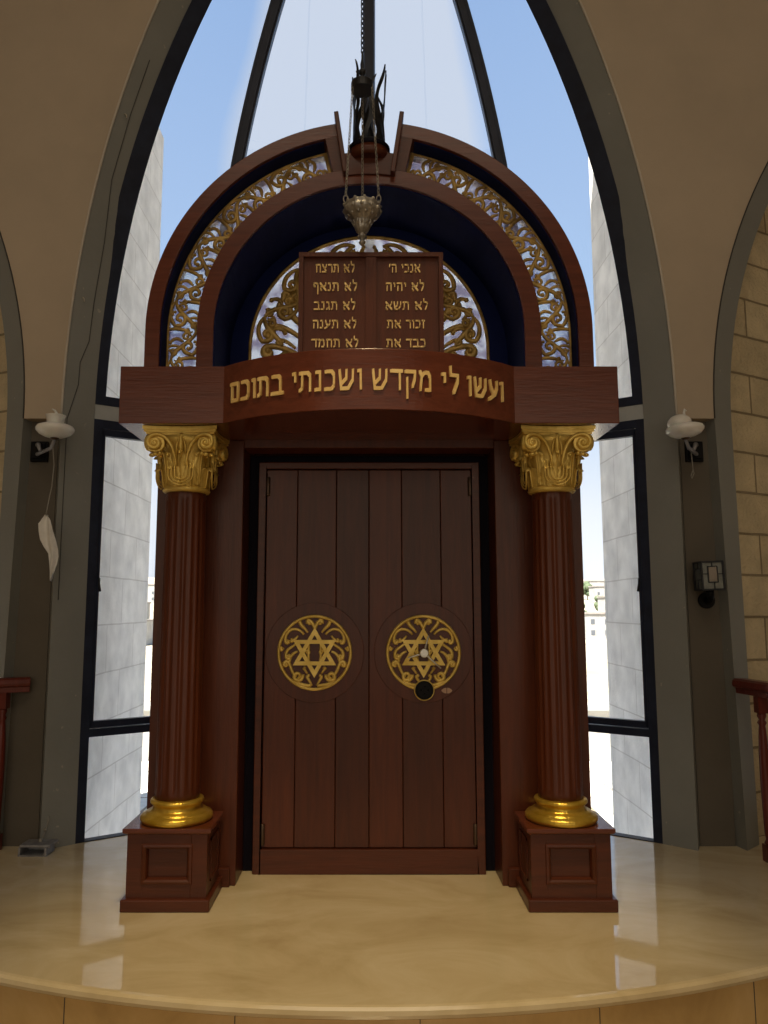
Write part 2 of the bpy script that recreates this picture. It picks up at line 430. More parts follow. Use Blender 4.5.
# ------------------------------------------------------------------ glazed apse
G0 = 4.50
def P(k, z):   # plan points of the glazed apse at height z
    w = Xg(z)
    return [(-w, G0), (-.64*w, G0+.25*w), (0, G0+.36*w), (.64*w, G0+.25*w), (w, G0)][k]
def PP(k, z): x, y = P(k, z); return Vector((x, y, z))
ZT0, ZT1 = 2.415, 2.505       # plastered transom beam
zs_up = levels(2.56, APG-.02, 30)
mcount = 10
for k in range(4):
    dvec = (PP(k+1, 1)-PP(k, 1)); ln = dvec.length; d = dvec.normalized(); nin = Vector((d.y, -d.x, 0))   # towards the room
    def q(u, z, off=0.0, kk=k):
        a, c = PP(kk, z), PP(kk+1, z); dd = (c-a)
        n = Vector((dd.y, -dd.x, 0)); n = n.normalized() if n.length > 1e-6 else Vector((0,-1,0))
        return a+dd*u+n*off
    root = MB()
    def hbar(mbx, z0, z1, off0=-.03, off1=.03, u0=0, u1=1):
        pts = []
        for z in (z0, z1):
            pts += [q(u0, z, off0), q(u1, z, off0), q(u1, z, off1), q(u0, z, off1)]
        mbx.add(pts, [(3,2,1,0),(4,5,6,7),(0,1,5,4),(1,2,6,5),(2,3,7,6),(3,0,4,7)])
    def vbar(mbx, u0, u1, z0, z1, off0=-.03, off1=.03):
        hbar(mbx, z0, z1, off0, off1, u0, u1)
    e = .028/ln; e2 = .016/ln
    # fixed frame
    xa = -.045/ln if k == 0 else 0; xb = 1+.045/ln if k == 3 else 1
    vbar(root, xa, e, 0, 2.415); vbar(root, 1-e, xb, 0, 2.415)
    hbar(root, 2.365, 2.415); hbar(root, .570, .612); hbar(root, -.05, .004)
    # upper frame: foot and the two raking sides
    hbar(root, 2.505, 2.56, -.03, .03, xa, xb)
    for (ua, ub) in ((0, 1), (1, 0)):
        rings = []
        for z in levels(2.56, APG-.02, 30):
            L0 = (PP(k+1, z)-PP(k, z)).length; ee = min(.038/max(L0, .05), .5)
            if ua == 0: a0, a1 = (-ee*1.9 if k == 0 else 0), ee
            else: a0, a1 = 1-ee, (1+ee*1.9 if k == 3 else 1)
            rings.append([q(a0, z, -.03), q(a1, z, -.03), q(a1, z, .03), q(a0, z, .03)])
        root.loft(rings, True, True, False)
    w = struct('window_%d' % (k+1), root, M_FRAME)
    # opening sash
    s2 = MB()
    vbar(s2, e*1.12, e*1.12+e2, .63, 2.35, -.018, .022); vbar(s2, 1-e*1.12-e2, 1-e*1.12, .63, 2.35, -.018, .022)
    hbar(s2, .618, .655, -.018, .022, e*1.12, 1-e*1.12); hbar(s2, 2.322, 2.36, -.018, .022, e*1.12, 1-e*1.12)
    obj('sash', s2, M_FRAME, w)
    s3 = MB()
    uu = e*1.12+e2
    vbar(s3, uu-.002, uu+.008, .655, 2.322, .008, .013); vbar(s3, 1-uu-.008, 1-uu+.002, .655, 2.322, .008, .013)
    obj('gasket', s3, M_REDGASKET, w)
    g = MB(); g.add([q(e, .0), q(1-e, .0), q(1-e, .57), q(e, .57)], [(0,1,2,3)]); obj('pane', g, M_GLASS, w)
    g = MB(); g.add([q(uu, .655), q(1-uu, .655), q(1-uu, 2.322), q(uu, 2.322)], [(0,1,2,3)]); obj('pane', g, M_GLASS, w)
    g = MB(); rings = []
    for z in zs_up:
        L0 = (PP(k+1, z)-PP(k, z)).length; ee = min(.045/max(L0, .05), .49)
        rings.append([q(ee, z), q(1-ee, z)])
    g.loft(rings, False, False, False); obj('pane', g, M_GLASS, w)
    if k in (0, 3):
        c = MB(); u = .062 if k == 0 else .938
        p0 = q(u, 1.47, .035); c.tube([p0, p0+Vector((.004*(1 if k == 0 else -1), -.01, -.03)), p0+Vector((.016*(1 if k == 0 else -1), -.02, -.075))], .007, 8)
        obj('window_catch', c, M_IRON, w)
    # plastered beam
    bm_ = MB(); hbar(bm_, ZT0, ZT1, -.06, .025, xa, xb)
    struct('trim_beam_%s' % ('left', 'centre_left', 'centre_right', 'right')[k], bm_, M_TRANSOM)
for k in (1, 2, 3):
    mb = MB(); rings = []
    for z in levels(0, 2.5, 2)[:-1]+levels(2.5, APG-.03, 34):
        p = PP(k, z); f = .034
        rings.append([p+Vector((-f, -.045, 0)), p+Vector((f, -.045, 0)), p+Vector((f, .05, 0)), p+Vector((-f, .05, 0))])
    mb.loft(rings, True, True, False)
    struct('trim_mullion_%s' % ('left', 'centre', 'right')[k-1], mb, M_FRAME)

# outside stone piers that flank the apse
for sgn, nm in ((-1, 'left'), (1, 'right')):
    mb = MB()
    px_ = 1.665 if sgn < 0 else 1.775
    poly = [(px_, 4.70), (px_, 5.82), (3.0, 5.82), (1.88, 4.70)]
    mb.prism([(sgn*x, y) for x, y in poly], lambda u, v, d: (u, v, d), -1.2, 5.08)
    struct('wall_outside_'+nm, mb, M_STONE_OUT)

# ------------------------------------------------------------------ outdoors
def simple(name, c1, c2, scale=2, rough=.9):
    m, nt, b = newmat(name); noise_col(nt, b, c1, c2, scale); sset(b, Roughness=rough); return m
M_EARTH = simple('dry_pale_earth', (.26,.22,.155,1), (.38,.34,.27,1), .15)
M_HOUSE = simple('white_house_wall', (.34,.33,.31,1), (.42,.41,.39,1), .6)
M_ROOF = simple('flat_roof', (.28,.25,.23,1), (.34,.31,.28,1), .6)
M_GLZ, nt, b = newmat('dark_house_window'); sset(b, Base_Color=(.12,.13,.15,1), Roughness=.4)
M_LEAF = simple('dusty_green_leaves', (.06,.09,.045,1), (.12,.15,.08,1), .8)
M_BARK = simple('tree_bark', (.12,.09,.06,1), (.18,.13,.09,1), 3)
mb = MB(); mb.box(-9, 9, 5.2, 13, -1.25, -1.15)
struct('floor_terrace', mb, M_PAVE)
mb = MB(); mb.box(-9, 9, 12.8, 13.1, -1.15, -.35); mb.box(-9, 9, 12.74, 13.16, -.35, -.27)
struct('wall_terrace', mb, M_HOUSE)
# valley and hill
def ground_z(x, y):
    base = -14 if y < 150 else -14+(y-150)*.075
    if y < 40: base = -3 - 11*(y-13)/27
    return base+1.5*sin(x*.021+1)+.8*sin(y*.05+x*.013)
mb = MB(); nx, ny = 36, 44
ysl = [13.2]+[13.2+ (i/ny)**1.8*700 for i in range(1, ny+1)]
vs = [(-260+520*i/nx, y, min(ground_z(-260+520*i/nx, y), 40)) for y in ysl for i in range(nx+1)]
mb.add(vs, [(j*(nx+1)+i, j*(nx+1)+i+1, (j+1)*(nx+1)+i+1, (j+1)*(nx+1)+i) for j in range(ny) for i in range(nx)], True)
struct('ground', mb, M_EARTH)
LABH = ['tall', 'long', 'small', 'wide', 'narrow']
def house(x, y, w, d, h, label):
    z = ground_z(x, y)-2.0
    r = thing('house', (x, y, z), label, 'house', 'pale houses on the far hillside')
    m = MB(); m.box(x-w/2, x+w/2, y-d/2, y+d/2, z, z+h+2); wl = obj('wall', m, M_HOUSE, r)
    m = MB(); m.box(x-w/2-.3, x+w/2+.3, y-d/2-.3, y+d/2+.3, z+h+2, z+h+2.5); obj('roof', m, M_ROOF, r)
    nwin = max(2, int(w/3.2))
    for fl in range(max(1, int(h/3.2))):
        for i in range(nwin):
            m = MB(); cx = x-w/2+(i+.5)*w/nwin; cz = z+2+1.7+fl*3.1
            m.box(cx-.55, cx+.55, y-d/2-.06, y-d/2+.05, cz-.7, cz+.7); obj('window', m, M_GLZ, r)
HL = 'flat-roofed pale house on the far hillside, seen beside the ark column'
for (x, y, w, d, h) in [(39, 130, 12, 9, 7), (50, 148, 13, 9, 8), (41, 165, 10, 9, 7), (58, 178, 16, 10, 8), (50, 205, 14, 10, 9), (66, 215, 14, 10, 8), (60, 245, 16, 10, 9),
                        (78, 262, 15, 11, 9), (-40, 130, 12, 9, 7), (-50, 160, 14, 10, 8), (-48, 200, 14, 10, 8), (-66, 235, 15, 10, 9)]:
    house(x*1.75, y*1.75, w, d, h, HL+(' on the right' if x > 0 else ' on the left'))
def tree(x, y, s, label):
    z = ground_z(x, y)
    r = thing('tree', (x, y, z), label, 'tree', 'trees among the far houses')
    m = MB(); m.tube([(x, y, z-.5), (x+.1, y, z+s*.5)], [.3, .2], 8); obj('trunk', m, M_BARK, r)
    m = MB(); rnd = random.Random(int(x*10+y))
    for i in range(14):
        a = rnd.uniform(0, 6.28); rr = rnd.uniform(0, .35)*s
        m.ball((x+rr*cos(a), y+rr*sin(a), z+s*(.55+rnd.uniform(-.2, .35))), s*rnd.uniform(.14, .24), 8)
    obj('crown', m, M_LEAF, r)
TL = 'dusty green tree among the far pale houses, seen beside the ark column'
for (x, y, s) in [(46, 138, 6), (40, 157, 6), (54, 190, 7), (60, 200, 8), (56, 228, 8), (68, 250, 9), (74, 240, 8), (-42, 144, 6), (-45, 178, 7), (-55, 214, 8), (45, 180, 6)]:
    tree(x*1.75+2, y*1.75-9, s*1.1, TL+(' on the right' if x > 0 else ' on the left'))

# ------------------------------------------------------------------ the ark
ARK = thing('torah_ark', (0, 3.9, 0), 'tall mahogany ark cabinet with gilded columns, carved arch and two closed doors', 'ark')
def part(name, mb, mat, parent=ARK, bevel=0): return obj(name, mb, mat, parent, bevel)
FB = 3.81          # front face of the body behind the columns
# body: piers, lintel, sides, back-side
mb = MB()
for s in (-1, 1):
    mb.box(*sorted((s*.63, s*1.06)), FB, 4.28, 0, 2.14)
mb.box(-.63, .63, FB, 3.965, 2.10, 2.42)
mb.box(-.63, .63, 4.13, 4.28, 0, 2.42)
part('body', mb, M_WOOD, bevel=.004)
for s in (-1, 1):
    mb = MB(); mb.box(*sorted((s*.655, s*1.075)), FB-.022, FB+.1, 0, .085)
    part('plinth_moulding', mb, M_WOODH, bevel=.005)
# rebate round the door frame, coloured near black
mb = MB()
for s in (-1, 1): mb.box(*sorted((s*.575, s*.629)), 4.02, 4.12, 0, 2.10)
mb.box(-.575, .575, 4.02, 4.12, 2.055, 2.10)
part('rebate', mb, M_DARK)
mb = MB()
for s in (-1, 1): mb.box(*sorted((s*.538, s*.575)), 3.965, 4.06, 0, 2.055)
mb.box(-.538, .538, 3.965, 4.06, 2.022, 2.055)
mb.box(-.538, .538, 3.965, 4.06, 0, .117)
part('door_frame', mb, M_WOODH, bevel=.003)

# --- scroll helpers (flat relief in a plane fn(u,v,d)->xyz)
def spiral(cx, cy, r0, r1, a0, turns, n=22):
    out = []
    for i in range(n+1):
        t = i/n; r = r0*(1-t)+r1*t if False else r0*((r1/r0)**t)
        a = a0+turns*2*pi*t
        out.append((cx+r*cos(a), cy+r*sin(a)))
    return out
def relief(mb, pts, w0, w1, fn, lift=0, n=8, fw=.8, end=0, mid=None):
    """ribbon of half-round section along 2d pts; w = half width"""
    N = len(pts); rads = []
    for i in range(N):
        t = i/(N-1)
        w = w0*(1-t)+w1*t
        if mid: w += mid*sin(pi*t)
        rads.append(max(w, .0008))
    p3 = [Vector(fn(u, v, lift)) for u, v in pts]
    nrm = Vector(fn(0, 0, 1))-Vector(fn(0, 0, 0))
    mb.tube(p3, rads, n, 0, True, (1, fw), nrm)
    if end:
        p = p3[-1]; mb.ball(p, end, 8)
def bez(p0, p1, p2, p3, n=14):
    o = []
    for i in range(n+1):
        t = i/n; a = (1-t)**3; b_ = 3*t*(1-t)**2; c = 3*t*t*(1-t); d = t**3
        o.append((a*p0[0]+b_*p1[0]+c*p2[0]+d*p3[0], a*p0[1]+b_*p1[1]+c*p2[1]+d*p3[1]))
    return o

# --- doors
def disc_fn(cx, cz, y): return lambda u, v, d: (cx+u, y-d, cz+v)
DZ = 1.077-.003
def make_door(s):
    d_root_mb = MB()
    x_in, x_out = .0015, .5365
    lbl = None
    ws = [.0, .170, .373, .535]
    root = MB(); root.box(*sorted((s*x_in, s*x_out)), 4.002, 4.05, .120, 2.020)
    dr = part('door', root, M_DARK)
    for i in range(3):
        m = MB(); a, c = ws[i]+.0012, ws[i+1]-.0012
        m.box(*sorted((s*a, s*c)), 3.984, 4.003, .121, 2.018)
        part('plank', m, PLANKS[(i*2+(s > 0)) % 3], dr, .003)
    cx = s*.277; R = .252
    m = MB(); f = disc_fn(cx, DZ, 3.984)
    m.prism([(R*cos(2*pi*i/64), R*sin(2*pi*i/64)) for i in range(64)], f, -.004, .006, True)
    part('round_panel', m, M_WOOD, dr, .0025)
    # medallion: ring + star + scrolls
    m = MB(); f = disc_fn(cx, DZ, 3.976); r = .183
    N = 64
    m.tube([f(r*cos(2*pi*i/N), r*sin(2*pi*i/N), .004) for i in range(N)], .0085, 8, flat=(1, 1), nrm=(0, 1, 0), loop=True)
    def strip(a, b, w, d0, d1):
        dx, dz = b[0]-a[0], b[1]-a[1]; l = sqrt(dx*dx+dz*dz); nx_, nz_ = -dz/l*w, dx/l*w
        ex, ez = dx/l*w*1.0, dz/l*w*1.0
        m.prism([(a[0]-ex+nx_, a[1]-ez+nz_), (b[0]+ex+nx_, b[1]+ez+nz_), (b[0]+ex-nx_, b[1]+ez-nz_), (a[0]-ex-nx_, a[1]-ez-nz_)], f, d0, d1)
    for flip in (1, -1):
        rt = .112
        tri = [(rt*cos(radians(90*flip+120*k)), rt*sin(radians(90*flip+120*k))) for k in range(3)]
        for k in range(3):
            # corner-to-corner bars with mitred tips: outer outline triangle
            pass
        ro, ri = .127, .088
        for k in range(3):
            a0 = radians(90*flip+120*k); a1 = radians(90*flip+120*(k+1))
            poly = [(ro*cos(a0), ro*sin(a0)), (ro*cos(a1), ro*sin(a1)), (ri*cos(a1), ri*sin(a1)), (ri*cos(a0), ri*sin(a0))]
            poly = [(u*1.0, v) for u, v in poly]
            m.prism(poly, f, -.002, .014 if flip > 0 else .013)
    def relief_t(mb_, pts, w0, w1, fn_, lift=0, end=0):
        relief(mb_, pts, w0*1.25, w1*1.25, fn_, lift, end=end*1.2, mid=.002)
    for mx_ in (-1, 1):
        F = lambda pts: [(mx_*u, v) for u, v in pts]
        # top pair of curls
        relief_t(m, F(bez((.0, .12), (.01, .16), (.045, .18), (.036, .145))+spiral(.028, .147, .010, .003, 0, .8)[1:]), .008, .004, f, .004, end=.006)
        relief_t(m, F(bez((.035, .10), (.055, .13), (.07, .13), (.078, .158))), .004, .008, f, .004)
        relief_t(m, F(bez((.055, .09), (.09, .14), (.15, .12), (.150, .06))+spiral(.138, .055, .012, .004, .3, -.9)[1:]), .005, .005, f, .003, end=.007)
        relief_t(m, F(bez((.085, .085), (.10, .06), (.135, .045), (.118, .065))), .004, .006, f, .004, end=.007)
        relief_t(m, F(bez((.095, .045), (.12, .02), (.15, .02), (.145, -.02))+spiral(.132, -.02, .013, .004, 0, -.9)[1:]), .005, .007, f, .004, end=.009)
        relief_t(m, F(bez((.085, .005), (.11, .0), (.125, -.02), (.128, -.05))), .004, .006, f, .003)
        relief_t(m, F(bez((.09, -.12), (.125, -.10), (.12, -.04), (.145, -.045))+spiral(.145, -.060, .014, .004, pi/2, -.8)[1:]), .006, .006, f, .004, end=.008)
        relief_t(m, F(bez((.165, .03), (.178, .02), (.17, .0), (.16, .02))), .004, .004, f, .003, end=.006)
        relief_t(m, F(spiral(.085, -.118, .028, .010, pi*.9, 1.25)), .007, .005, f, .004, end=.006)
        relief_t(m, F(bez((.015, -.165), (.05, -.165), (.09, -.155), (.105, -.14))), .006, .005, f, .003)
        relief_t(m, F(bez((.035, -.105), (.07, -.06), (.04, -.085), (.055, -.08))), .004, .007, f, .003, end=.006)
        relief_t(m, F(bez((.012, -.165), (.03, -.13), (.045, -.12), (.03, -.115))), .004, .006, f, .004, end=.008)
        relief_t(m, F(bez((.018, -.06), (.045, -.03), (.02, .03), (.035, .055))), .004, .004, f, .002)
        relief_t(m, F(spiral(.035, .0, .014, .004, 0, 1.0)), .004, .004, f, .002, end=.006)
    o = part('medallion', m, M_GOLD, dr); o['label'] = 'gilded round medallion with a six-pointed star among scrolls'
    # hinges
    for hz in (.185, 1.93):
        m = MB(); m.lathe([(.009, 0), (.011, .004), (.011, .096), (.009, .1)], (s*.528, 3.978, hz-.05), 12)
        part('hinge', m, M_HINGE, dr)
    if s > 0:
        f = disc_fn(cx, DZ, 3.968)
        m = MB()
        m.prism([(.022*cos(2*pi*i/24), .022*sin(2*pi*i/24)) for i in range(24)], f, .025, .062, True)
        m.prism([(.010*cos(2*pi*i/16), .010*sin(2*pi*i/16)) for i in range(16)], f, -.01, .03, True)
        for a, l in ((75, .09), (197, .085), (-42, .115)):
            a = radians(a)
            m.tube([f(.015*cos(a), .015*sin(a), .040), f(l*cos(a), l*sin(a), .040)], [.0055, .004], 8)
        o = part('spoked_handle', m, M_CHROME, dr, .003); o['label'] = 'steel three-spoked handle'
        m = MB(); f2 = disc_fn(cx+.002, DZ-.187, 3.966)
        m.prism([(.046*cos(2*pi*i/40), .046*sin(2*pi*i/40)) for i in range(40)], f2, -.008, .012, True)
        m.prism([(.038*cos(2*pi*i/40), .038*sin(2*pi*i/40)) for i in range(40)], f2, .012, .017, True)
        for a in (0, 90, 180, 270):
            a = radians(a+0); m.ball(f2(.018*cos(a), .018*sin(a), .017), .005, 8)
        o = part('lock_dial', m, M_BLACK, dr, .003); o['label'] = 'round black lock'
        m = MB(); N = 40
        m.tube([f2(.049*cos(2*pi*i/N), .049*sin(2*pi*i/N), .0) for i in range(N)], .004, 6, loop=True)
        part('lock_collar', m, M_GOLD, dr)
        m = MB(); f3 = disc_fn(cx+.117, DZ-.190, 3.980)
        for q_ in (-1, 1):
            pl = [(q_*.002, -.015)]+[(q_*(.002+.026*sin(pi*t/10*.5*2/2)), -.015+.03*t/10) for t in range(1, 10)]+[(q_*.002, .015)]
            pl = [(q_*.002, -.014), (q_*.012, -.013), (q_*.022, -.007), (q_*.028, 0), (q_*.022, .007), (q_*.012, .013), (q_*.002, .014)]
            m.prism(pl, f3, -.004, .006)
        part('keyhole_cover', m, M_COPPER, dr)
    return dr
make_door(-1); make_door(1)

# --- pedestals
def pedestal(s):
    cx = s*.880; y0, y1 = 3.49, FB-.02
    m = MB()
    bw = .175
    # body with a sunk front panel
    fy = y0+.018
    m.box(cx-bw, cx+bw, fy+.022, y1, .05, .325)
    for (a, b_, c, d) in ((-bw, -.105, .05, .325), (.105, bw, .05, .325)):
        m.box(cx+a, cx+b_, fy, fy+.025, c, d)
    m.box(cx-.105, cx+.105, fy, fy+.025, .05, .115); m.box(cx-.105, cx+.105, fy, fy+.025, .272, .325)
    # inner side panel frame
    r = part('pedestal', m, M_WOODH, bevel=.002)
    m = MB(); m.box(cx-.193, cx+.193, y0-.002, y1+.0, 0, .052)
    for i in range(4):
        pass
    part('base_moulding', m, M_WOODH, r, .006)
    m = MB()
    rings = []
    for (e, z) in ((-.006, .312), (.002, .318), (.014, .324), (.018, .330), (.018, .345)):
        rings.append([(cx-bw-e, fy-e, z), (cx+bw+e, fy-e, z), (cx+bw+e, y1, z), (cx-bw-e, y1, z)])
    m.loft(rings, True, True, False)
    part('cap', m, M_WOODG, r, .002)
    m = MB()
    # bolection moulding round the sunk panel
    a, b_ = .105, .272
    pts = [(-a, .115), (a, .115), (a, b_), (-a, b_)]
    ring_prof = [(.008, -.003), (.004, .006), (-.006, .008), (-.014, .002), (-.02, -.014), (-.02, -.02)]
    cxm, czm = 0, (.115+b_)/2
    rings = []
    for (o_, d) in ring_prof:
        rings.append([(cx+sg*(a+o_), fy-d, czm+tg*((b_-.115)/2+o_)) for sg, tg in ((-1,-1),(1,-1),(1,1),(-1,1))])
    m.loft(rings, True, False, False)
    part('panel_moulding', m, M_WOODH, r)
    # narrow panel on the inner side
    m = MB()
    xi = cx-s*bw
    ya, yb, za, zb = fy+.07, y1-.05, .10, .28
    w_ = .010
    m.box(*sorted((xi, xi-s*.006)), ya, yb, za, za+w_); m.box(*sorted((xi, xi-s*.006)), ya, yb, zb-w_, zb)
    m.box(*sorted((xi, xi-s*.006)), ya, ya+w_, za, zb); m.box(*sorted((xi, xi-s*.006)), yb-w_, yb, za, zb)
    part('side_panel_moulding', m, M_WOODH, r)
pedestal(-1); pedestal(1)

# --- columns
def column(s):
    cx, cy = s*.875, 3.648
    zb, zt = .345, 2.138
    # shaft fluted
    m = MB()
    NF = 18
    n = NF*6
    def flute(a):
        p = (a*NF/(2*pi)) % 1.0
        return 1-.075*max(0, sin(pi*min(max((p-.12)/.76, 0), 1)))**.7
    rings = []
    for (r, z, fl) in ((.098, .43, 0), (.101, .47, 0), (.101, .50, 1), (.0985, 1.2, 1), (.094, 1.80, 1), (.094, 1.815, 0), (.092, 1.87, 0)):
        rings.append([(cx+(r*(flute(2*pi*i/n) if fl else 1))*cos(2*pi*i/n), cy+(r*(flute(2*pi*i/n) if fl else 1))*sin(2*pi*i/n), z) for i in range(n)])
    m.loft(rings, True, True, True)
    col = part('column', m, M_WOOD)
    # attic base
    m = MB()
    prof = [(.14, 0), (.156, .002), (.162, .012), (.162, .022), (.155, .032), (.140, .036), (.136, .040), (.134, .044), (.118, .048), (.109, .056), (.107, .066), (.109, .074), (.114, .077), (.119, .082), (.120, .088), (.117, .095), (.110, .098), (.101, .099)]
    m.lathe(prof, (cx, cy, zb), 48)
    part('base_ring', m, M_GOLDR, col)
    # capital
    m = MB()
    Z0 = 1.845
    hh = zt-Z0
    m.lathe([(.096, -.005), (.108, 0), (.113, .008), (.108, .017), (.099, .022)], (cx, cy, Z0), 32)
    bell = [(.098, .02), (.100, .06), (.104, .12), (.112, .18), (.126, .225), (.150, .255)]
    m.lathe(bell, (cx, cy, Z0), 32)
    def bell_r(z):
        for i in range(len(bell)-1):
            if z <= bell[i+1][1]:
                t = (z-bell[i][1])/(bell[i+1][1]-bell[i][1]); return bell[i][0]*(1-max(t, 0))+bell[i+1][0]*max(t, 0)
        return .15
    def leaf(a, z0, z1, w, curl):
        U, V = 16, 8
        rows = []
        for i in range(U+1):
            u = i/U
            if u < .75: z = z0+(z1-z0)*(u/.75); out = .006+.010*u
            else:
                t = (u-.75)/.25; z = z1+curl*.35*sin(t*pi)-curl*.25*t; out = .014+curl*(1-cos(t*pi*.8))*.55
            ww = w*(.62+.5*sin(pi*min(u*1.15, 1)))*(1 if u < .8 else max(.15, 1-(u-.8)/.2*.75))
            ww *= 1+.16*sin(u*pi*9)
            row = []
            for j in range(V+1):
                v = -1+2*j/V
                r = bell_r(max(min(z-Z0, .25), .02))+out+.004*cos(v*pi*3)-.004*abs(v)*2
                th = a+v*ww/r
                row.append((cx+r*cos(th), cy+r*sin(th), z))
            rows.append(row)
        m.loft(rows, False, False, True)
        back = [[(cx+(p[0]-cx)*.97, cy+(p[1]-cy)*.97, p[2]-.002) for p in row] for row in rows]
        m.loft(back, False, False, True)
        # midrib
        m.tube([row[V//2] for row in rows[:-2]], .0035, 6)
    for k in range(8): leaf(radians(45*k+22.5), Z0+.02, Z0+.105, .036, .035)
    for k in range(8): leaf(radians(45*k), Z0+.03, Z0+.175, .030, .038)
    # small curls between
    for k in range(8):
        a = radians(45*k+22.5); r = .128
        for q_ in (-1, 1):
            c = (cx+r*cos(a+q_*.16), cy+r*sin(a+q_*.16), Z0+.165); m.ball(c, .009, 8)
    # volutes on the four faces
    for k in range(4):
        a = radians(90*k)
        nx_, ny_ = sin(a), -cos(a); tx, ty = cos(a), sin(a)
        fo = .118
        def fn(u, v, d, fo=fo, nx_=nx_, ny_=ny_, tx=tx, ty=ty):
            bulge = .020*abs(u)/.12
            return (cx+nx_*(fo+bulge+d)+tx*u, cy+ny_*(fo+bulge+d)+ty*u, Z0+v)
        for q_ in (-1, 1):
            pts = bez((q_*.022, .11), (q_*.03, .19), (q_*.06, .262), (q_*.118, .255), 14)
            sp = spiral(q_*.118, .215, .040, .007, pi/2, -q_*1.75, 34)
            pts = pts+sp[1:]
            N = len(pts); p3 = [fn(u, v, .004+.012*(i/N)) for i, (u, v) in enumerate(pts)]
            m.tube(p3, [.006+.0055*sin(pi*min(i/N*1.1, 1)) for i in range(N)], 8, flat=(1.0, 1.5), nrm=(nx_, ny_, 0))
            # solid disc behind the spiral
            m.prism([(q_*.118+.041*cos(2*pi*i/24), .215+.041*sin(2*pi*i/24)) for i in range(24)], fn, -.02, .006, True)
            m.ball(fn(q_*.118, .215, .016), .011, 10)
            # bead under the volute
            m.ball(fn(q_*.118, .163, .0), .013, 8, (1.2, 1, .8)); m.ball(fn(q_*.098, .168, .0), .010, 8)
        # pointed centre leaf
        prev = None
        m.tube([fn(0, .15, .012), fn(0, .2, .018), fn(0, .25, .022), fn(0, .262, .02)], [.004, .012, .007, .001], 8)
        m.tube([fn(-.022, .16, .01), fn(-.020, .205, .014), fn(-.004, .262, .016)], [.004, .005, .003], 6)
        m.tube([fn(.022, .16, .01), fn(.020, .205, .014), fn(.004, .262, .016)], [.004, .005, .003], 6)
        # concentric U of reeds in the lower half
        for rr in (.030, .045, .060):
            m.tube([fn(rr*cos(pi*t/12), .075-rr*.9*sin(pi*t/12)+(.06 if t in (0, 12) else 0), -.008+.012) for t in range(13)], .0035, 6)
    # abacus with hollow sides
    def abac(e, z0, z1):
        poly = []
        hw = .168+e
        for k in range(4):
            for i in range(9):
                t = -1+2*i/8*.999
                u = hw*t; v = hw-.024*(1-t*t)
                a = radians(90*k); poly.append((u*cos(a)+v*sin(a), u*sin(a)-v*cos(a)))
        m.prism(poly, lambda u, v, d: (cx+u, cy+v, d), z0, z1)
    abac(-.010, Z0+.255, Z0+.264); abac(-.002, Z0+.264, Z0+.276); abac(.004, Z0+.276, zt)
    part('capital', m, M_GOLD, col)
column(-1); column(1)

# --- entablature: end blocks + bowed centre
ZB, ZC = 2.14, 2.41
YB = 3.83
def bow_y(x):
    R = 1.02; yc = 3.20+R
    return yc-sqrt(R*R-x*x)
mb = MB()
poly = [(-1.15, YB), (-1.15, 3.45)]
poly += [(-.67, 3.45)]+[(x, bow_y(x)) for x in [-.66+1.32*i/40 for i in range(41)]]+[(.67, 3.45), (1.15, 3.45), (1.15, YB)]
mb.prism(poly, lambda u, v, d: (u, v, d), ZB, ZC)
part('cornice', mb, M_WOODG, bevel=.003)

# --- arch
AZ = 2.643; AZB = 2.69
def ring_pts(r, t0=-1, t1=1):
    pass
def arch_path(r, a0=0.0, a1=180.0, zbase=ZC-.02, n=48, stilt=(True, True)):
    """points (x,z) from right foot over the top to the left foot"""
    p = []
    if stilt[0]: p.append((r, zbase))
    for i in range(n+1):
        a = radians(a0+(a1-a0)*i/n); p.append((r*cos(a), AZ+r*sin(a)))
    if stilt[1]: p.append((-r, zbase))
    return p
def arch_solid(mb, r0, r1, y0, y1, a0=0., a1=180., stilt=(True, True), n=48, smooth=True):
    A = arch_path(r0, a0, a1, n=n, stilt=stilt); B = arch_path(r1, a0, a1, n=n, stilt=stilt)
    rings = [[(a[0], y0, a[1]), (b_[0], y0, b_[1]), (b_[0], y1, b_[1]), (a[0], y1, a[1])] for a, b_ in zip(A, B)]
    mb.loft(rings, True, True, False)
Y1, YE, YO = 3.60, 4.08, 3.80
GAP = 8.4   # half angle of the gap at the crown
mb = MB()
arch_solid(mb, 1.018, 1.089, Y1, YO, 0, 90-GAP, (True, False))
arch_solid(mb, 1.018, 1.089, Y1, YO, 90+GAP, 180, (False, True))
outer = part('arch', mb, M_WOODG, bevel=.003)
mb = MB()
arch_solid(mb, .757, .838, Y1, YE)
part('inner_ring', mb, M_WOODG, outer, .003)
mb = MB()   # navy return and lining
arch_solid(mb, .7565-.004, .7575-.0005, Y1+.02, YE)
A_ = arch_path(.757, n=48); B_ = [(x_*.655/.757, z_ if i_ in (0, 49+1) else AZB+(z_-AZ)*.655/.757) for i_, (x_, z_) in enumerate(A_)]
mb.loft([[(a_[0], YE-.05, a_[1]), (b_[0], YE-.05, b_[1]), (b_[0], YE-.02, b_[1]), (a_[0], YE-.02, a_[1])] for a_, b_ in zip(A_, B_)], True, True, False)
part('navy_lining', mb, M_NAVY, outer)
mb = MB()
arch_solid(mb, 1.013, 1.0175, Y1+.02, YO-.05, 0, 77.0, (True, False)); arch_solid(mb, 1.013, 1.0175, Y1+.02, YO-.05, 103, 180, (False, True))
part('soffit_shade_sheet', mb, M_NAVY, outer)  # navy sheet painting in the shade under the outer ring
# end blocks by the crown
for a_, b_ in ((77.5, 90-GAP), (90+GAP, 102.5)):
    mb = MB(); arch_solid(mb, .836, 1.02, Y1, YO, a_, b_, (False, False), 8)
    part('end_block', mb, M_WOODH, outer, .002)
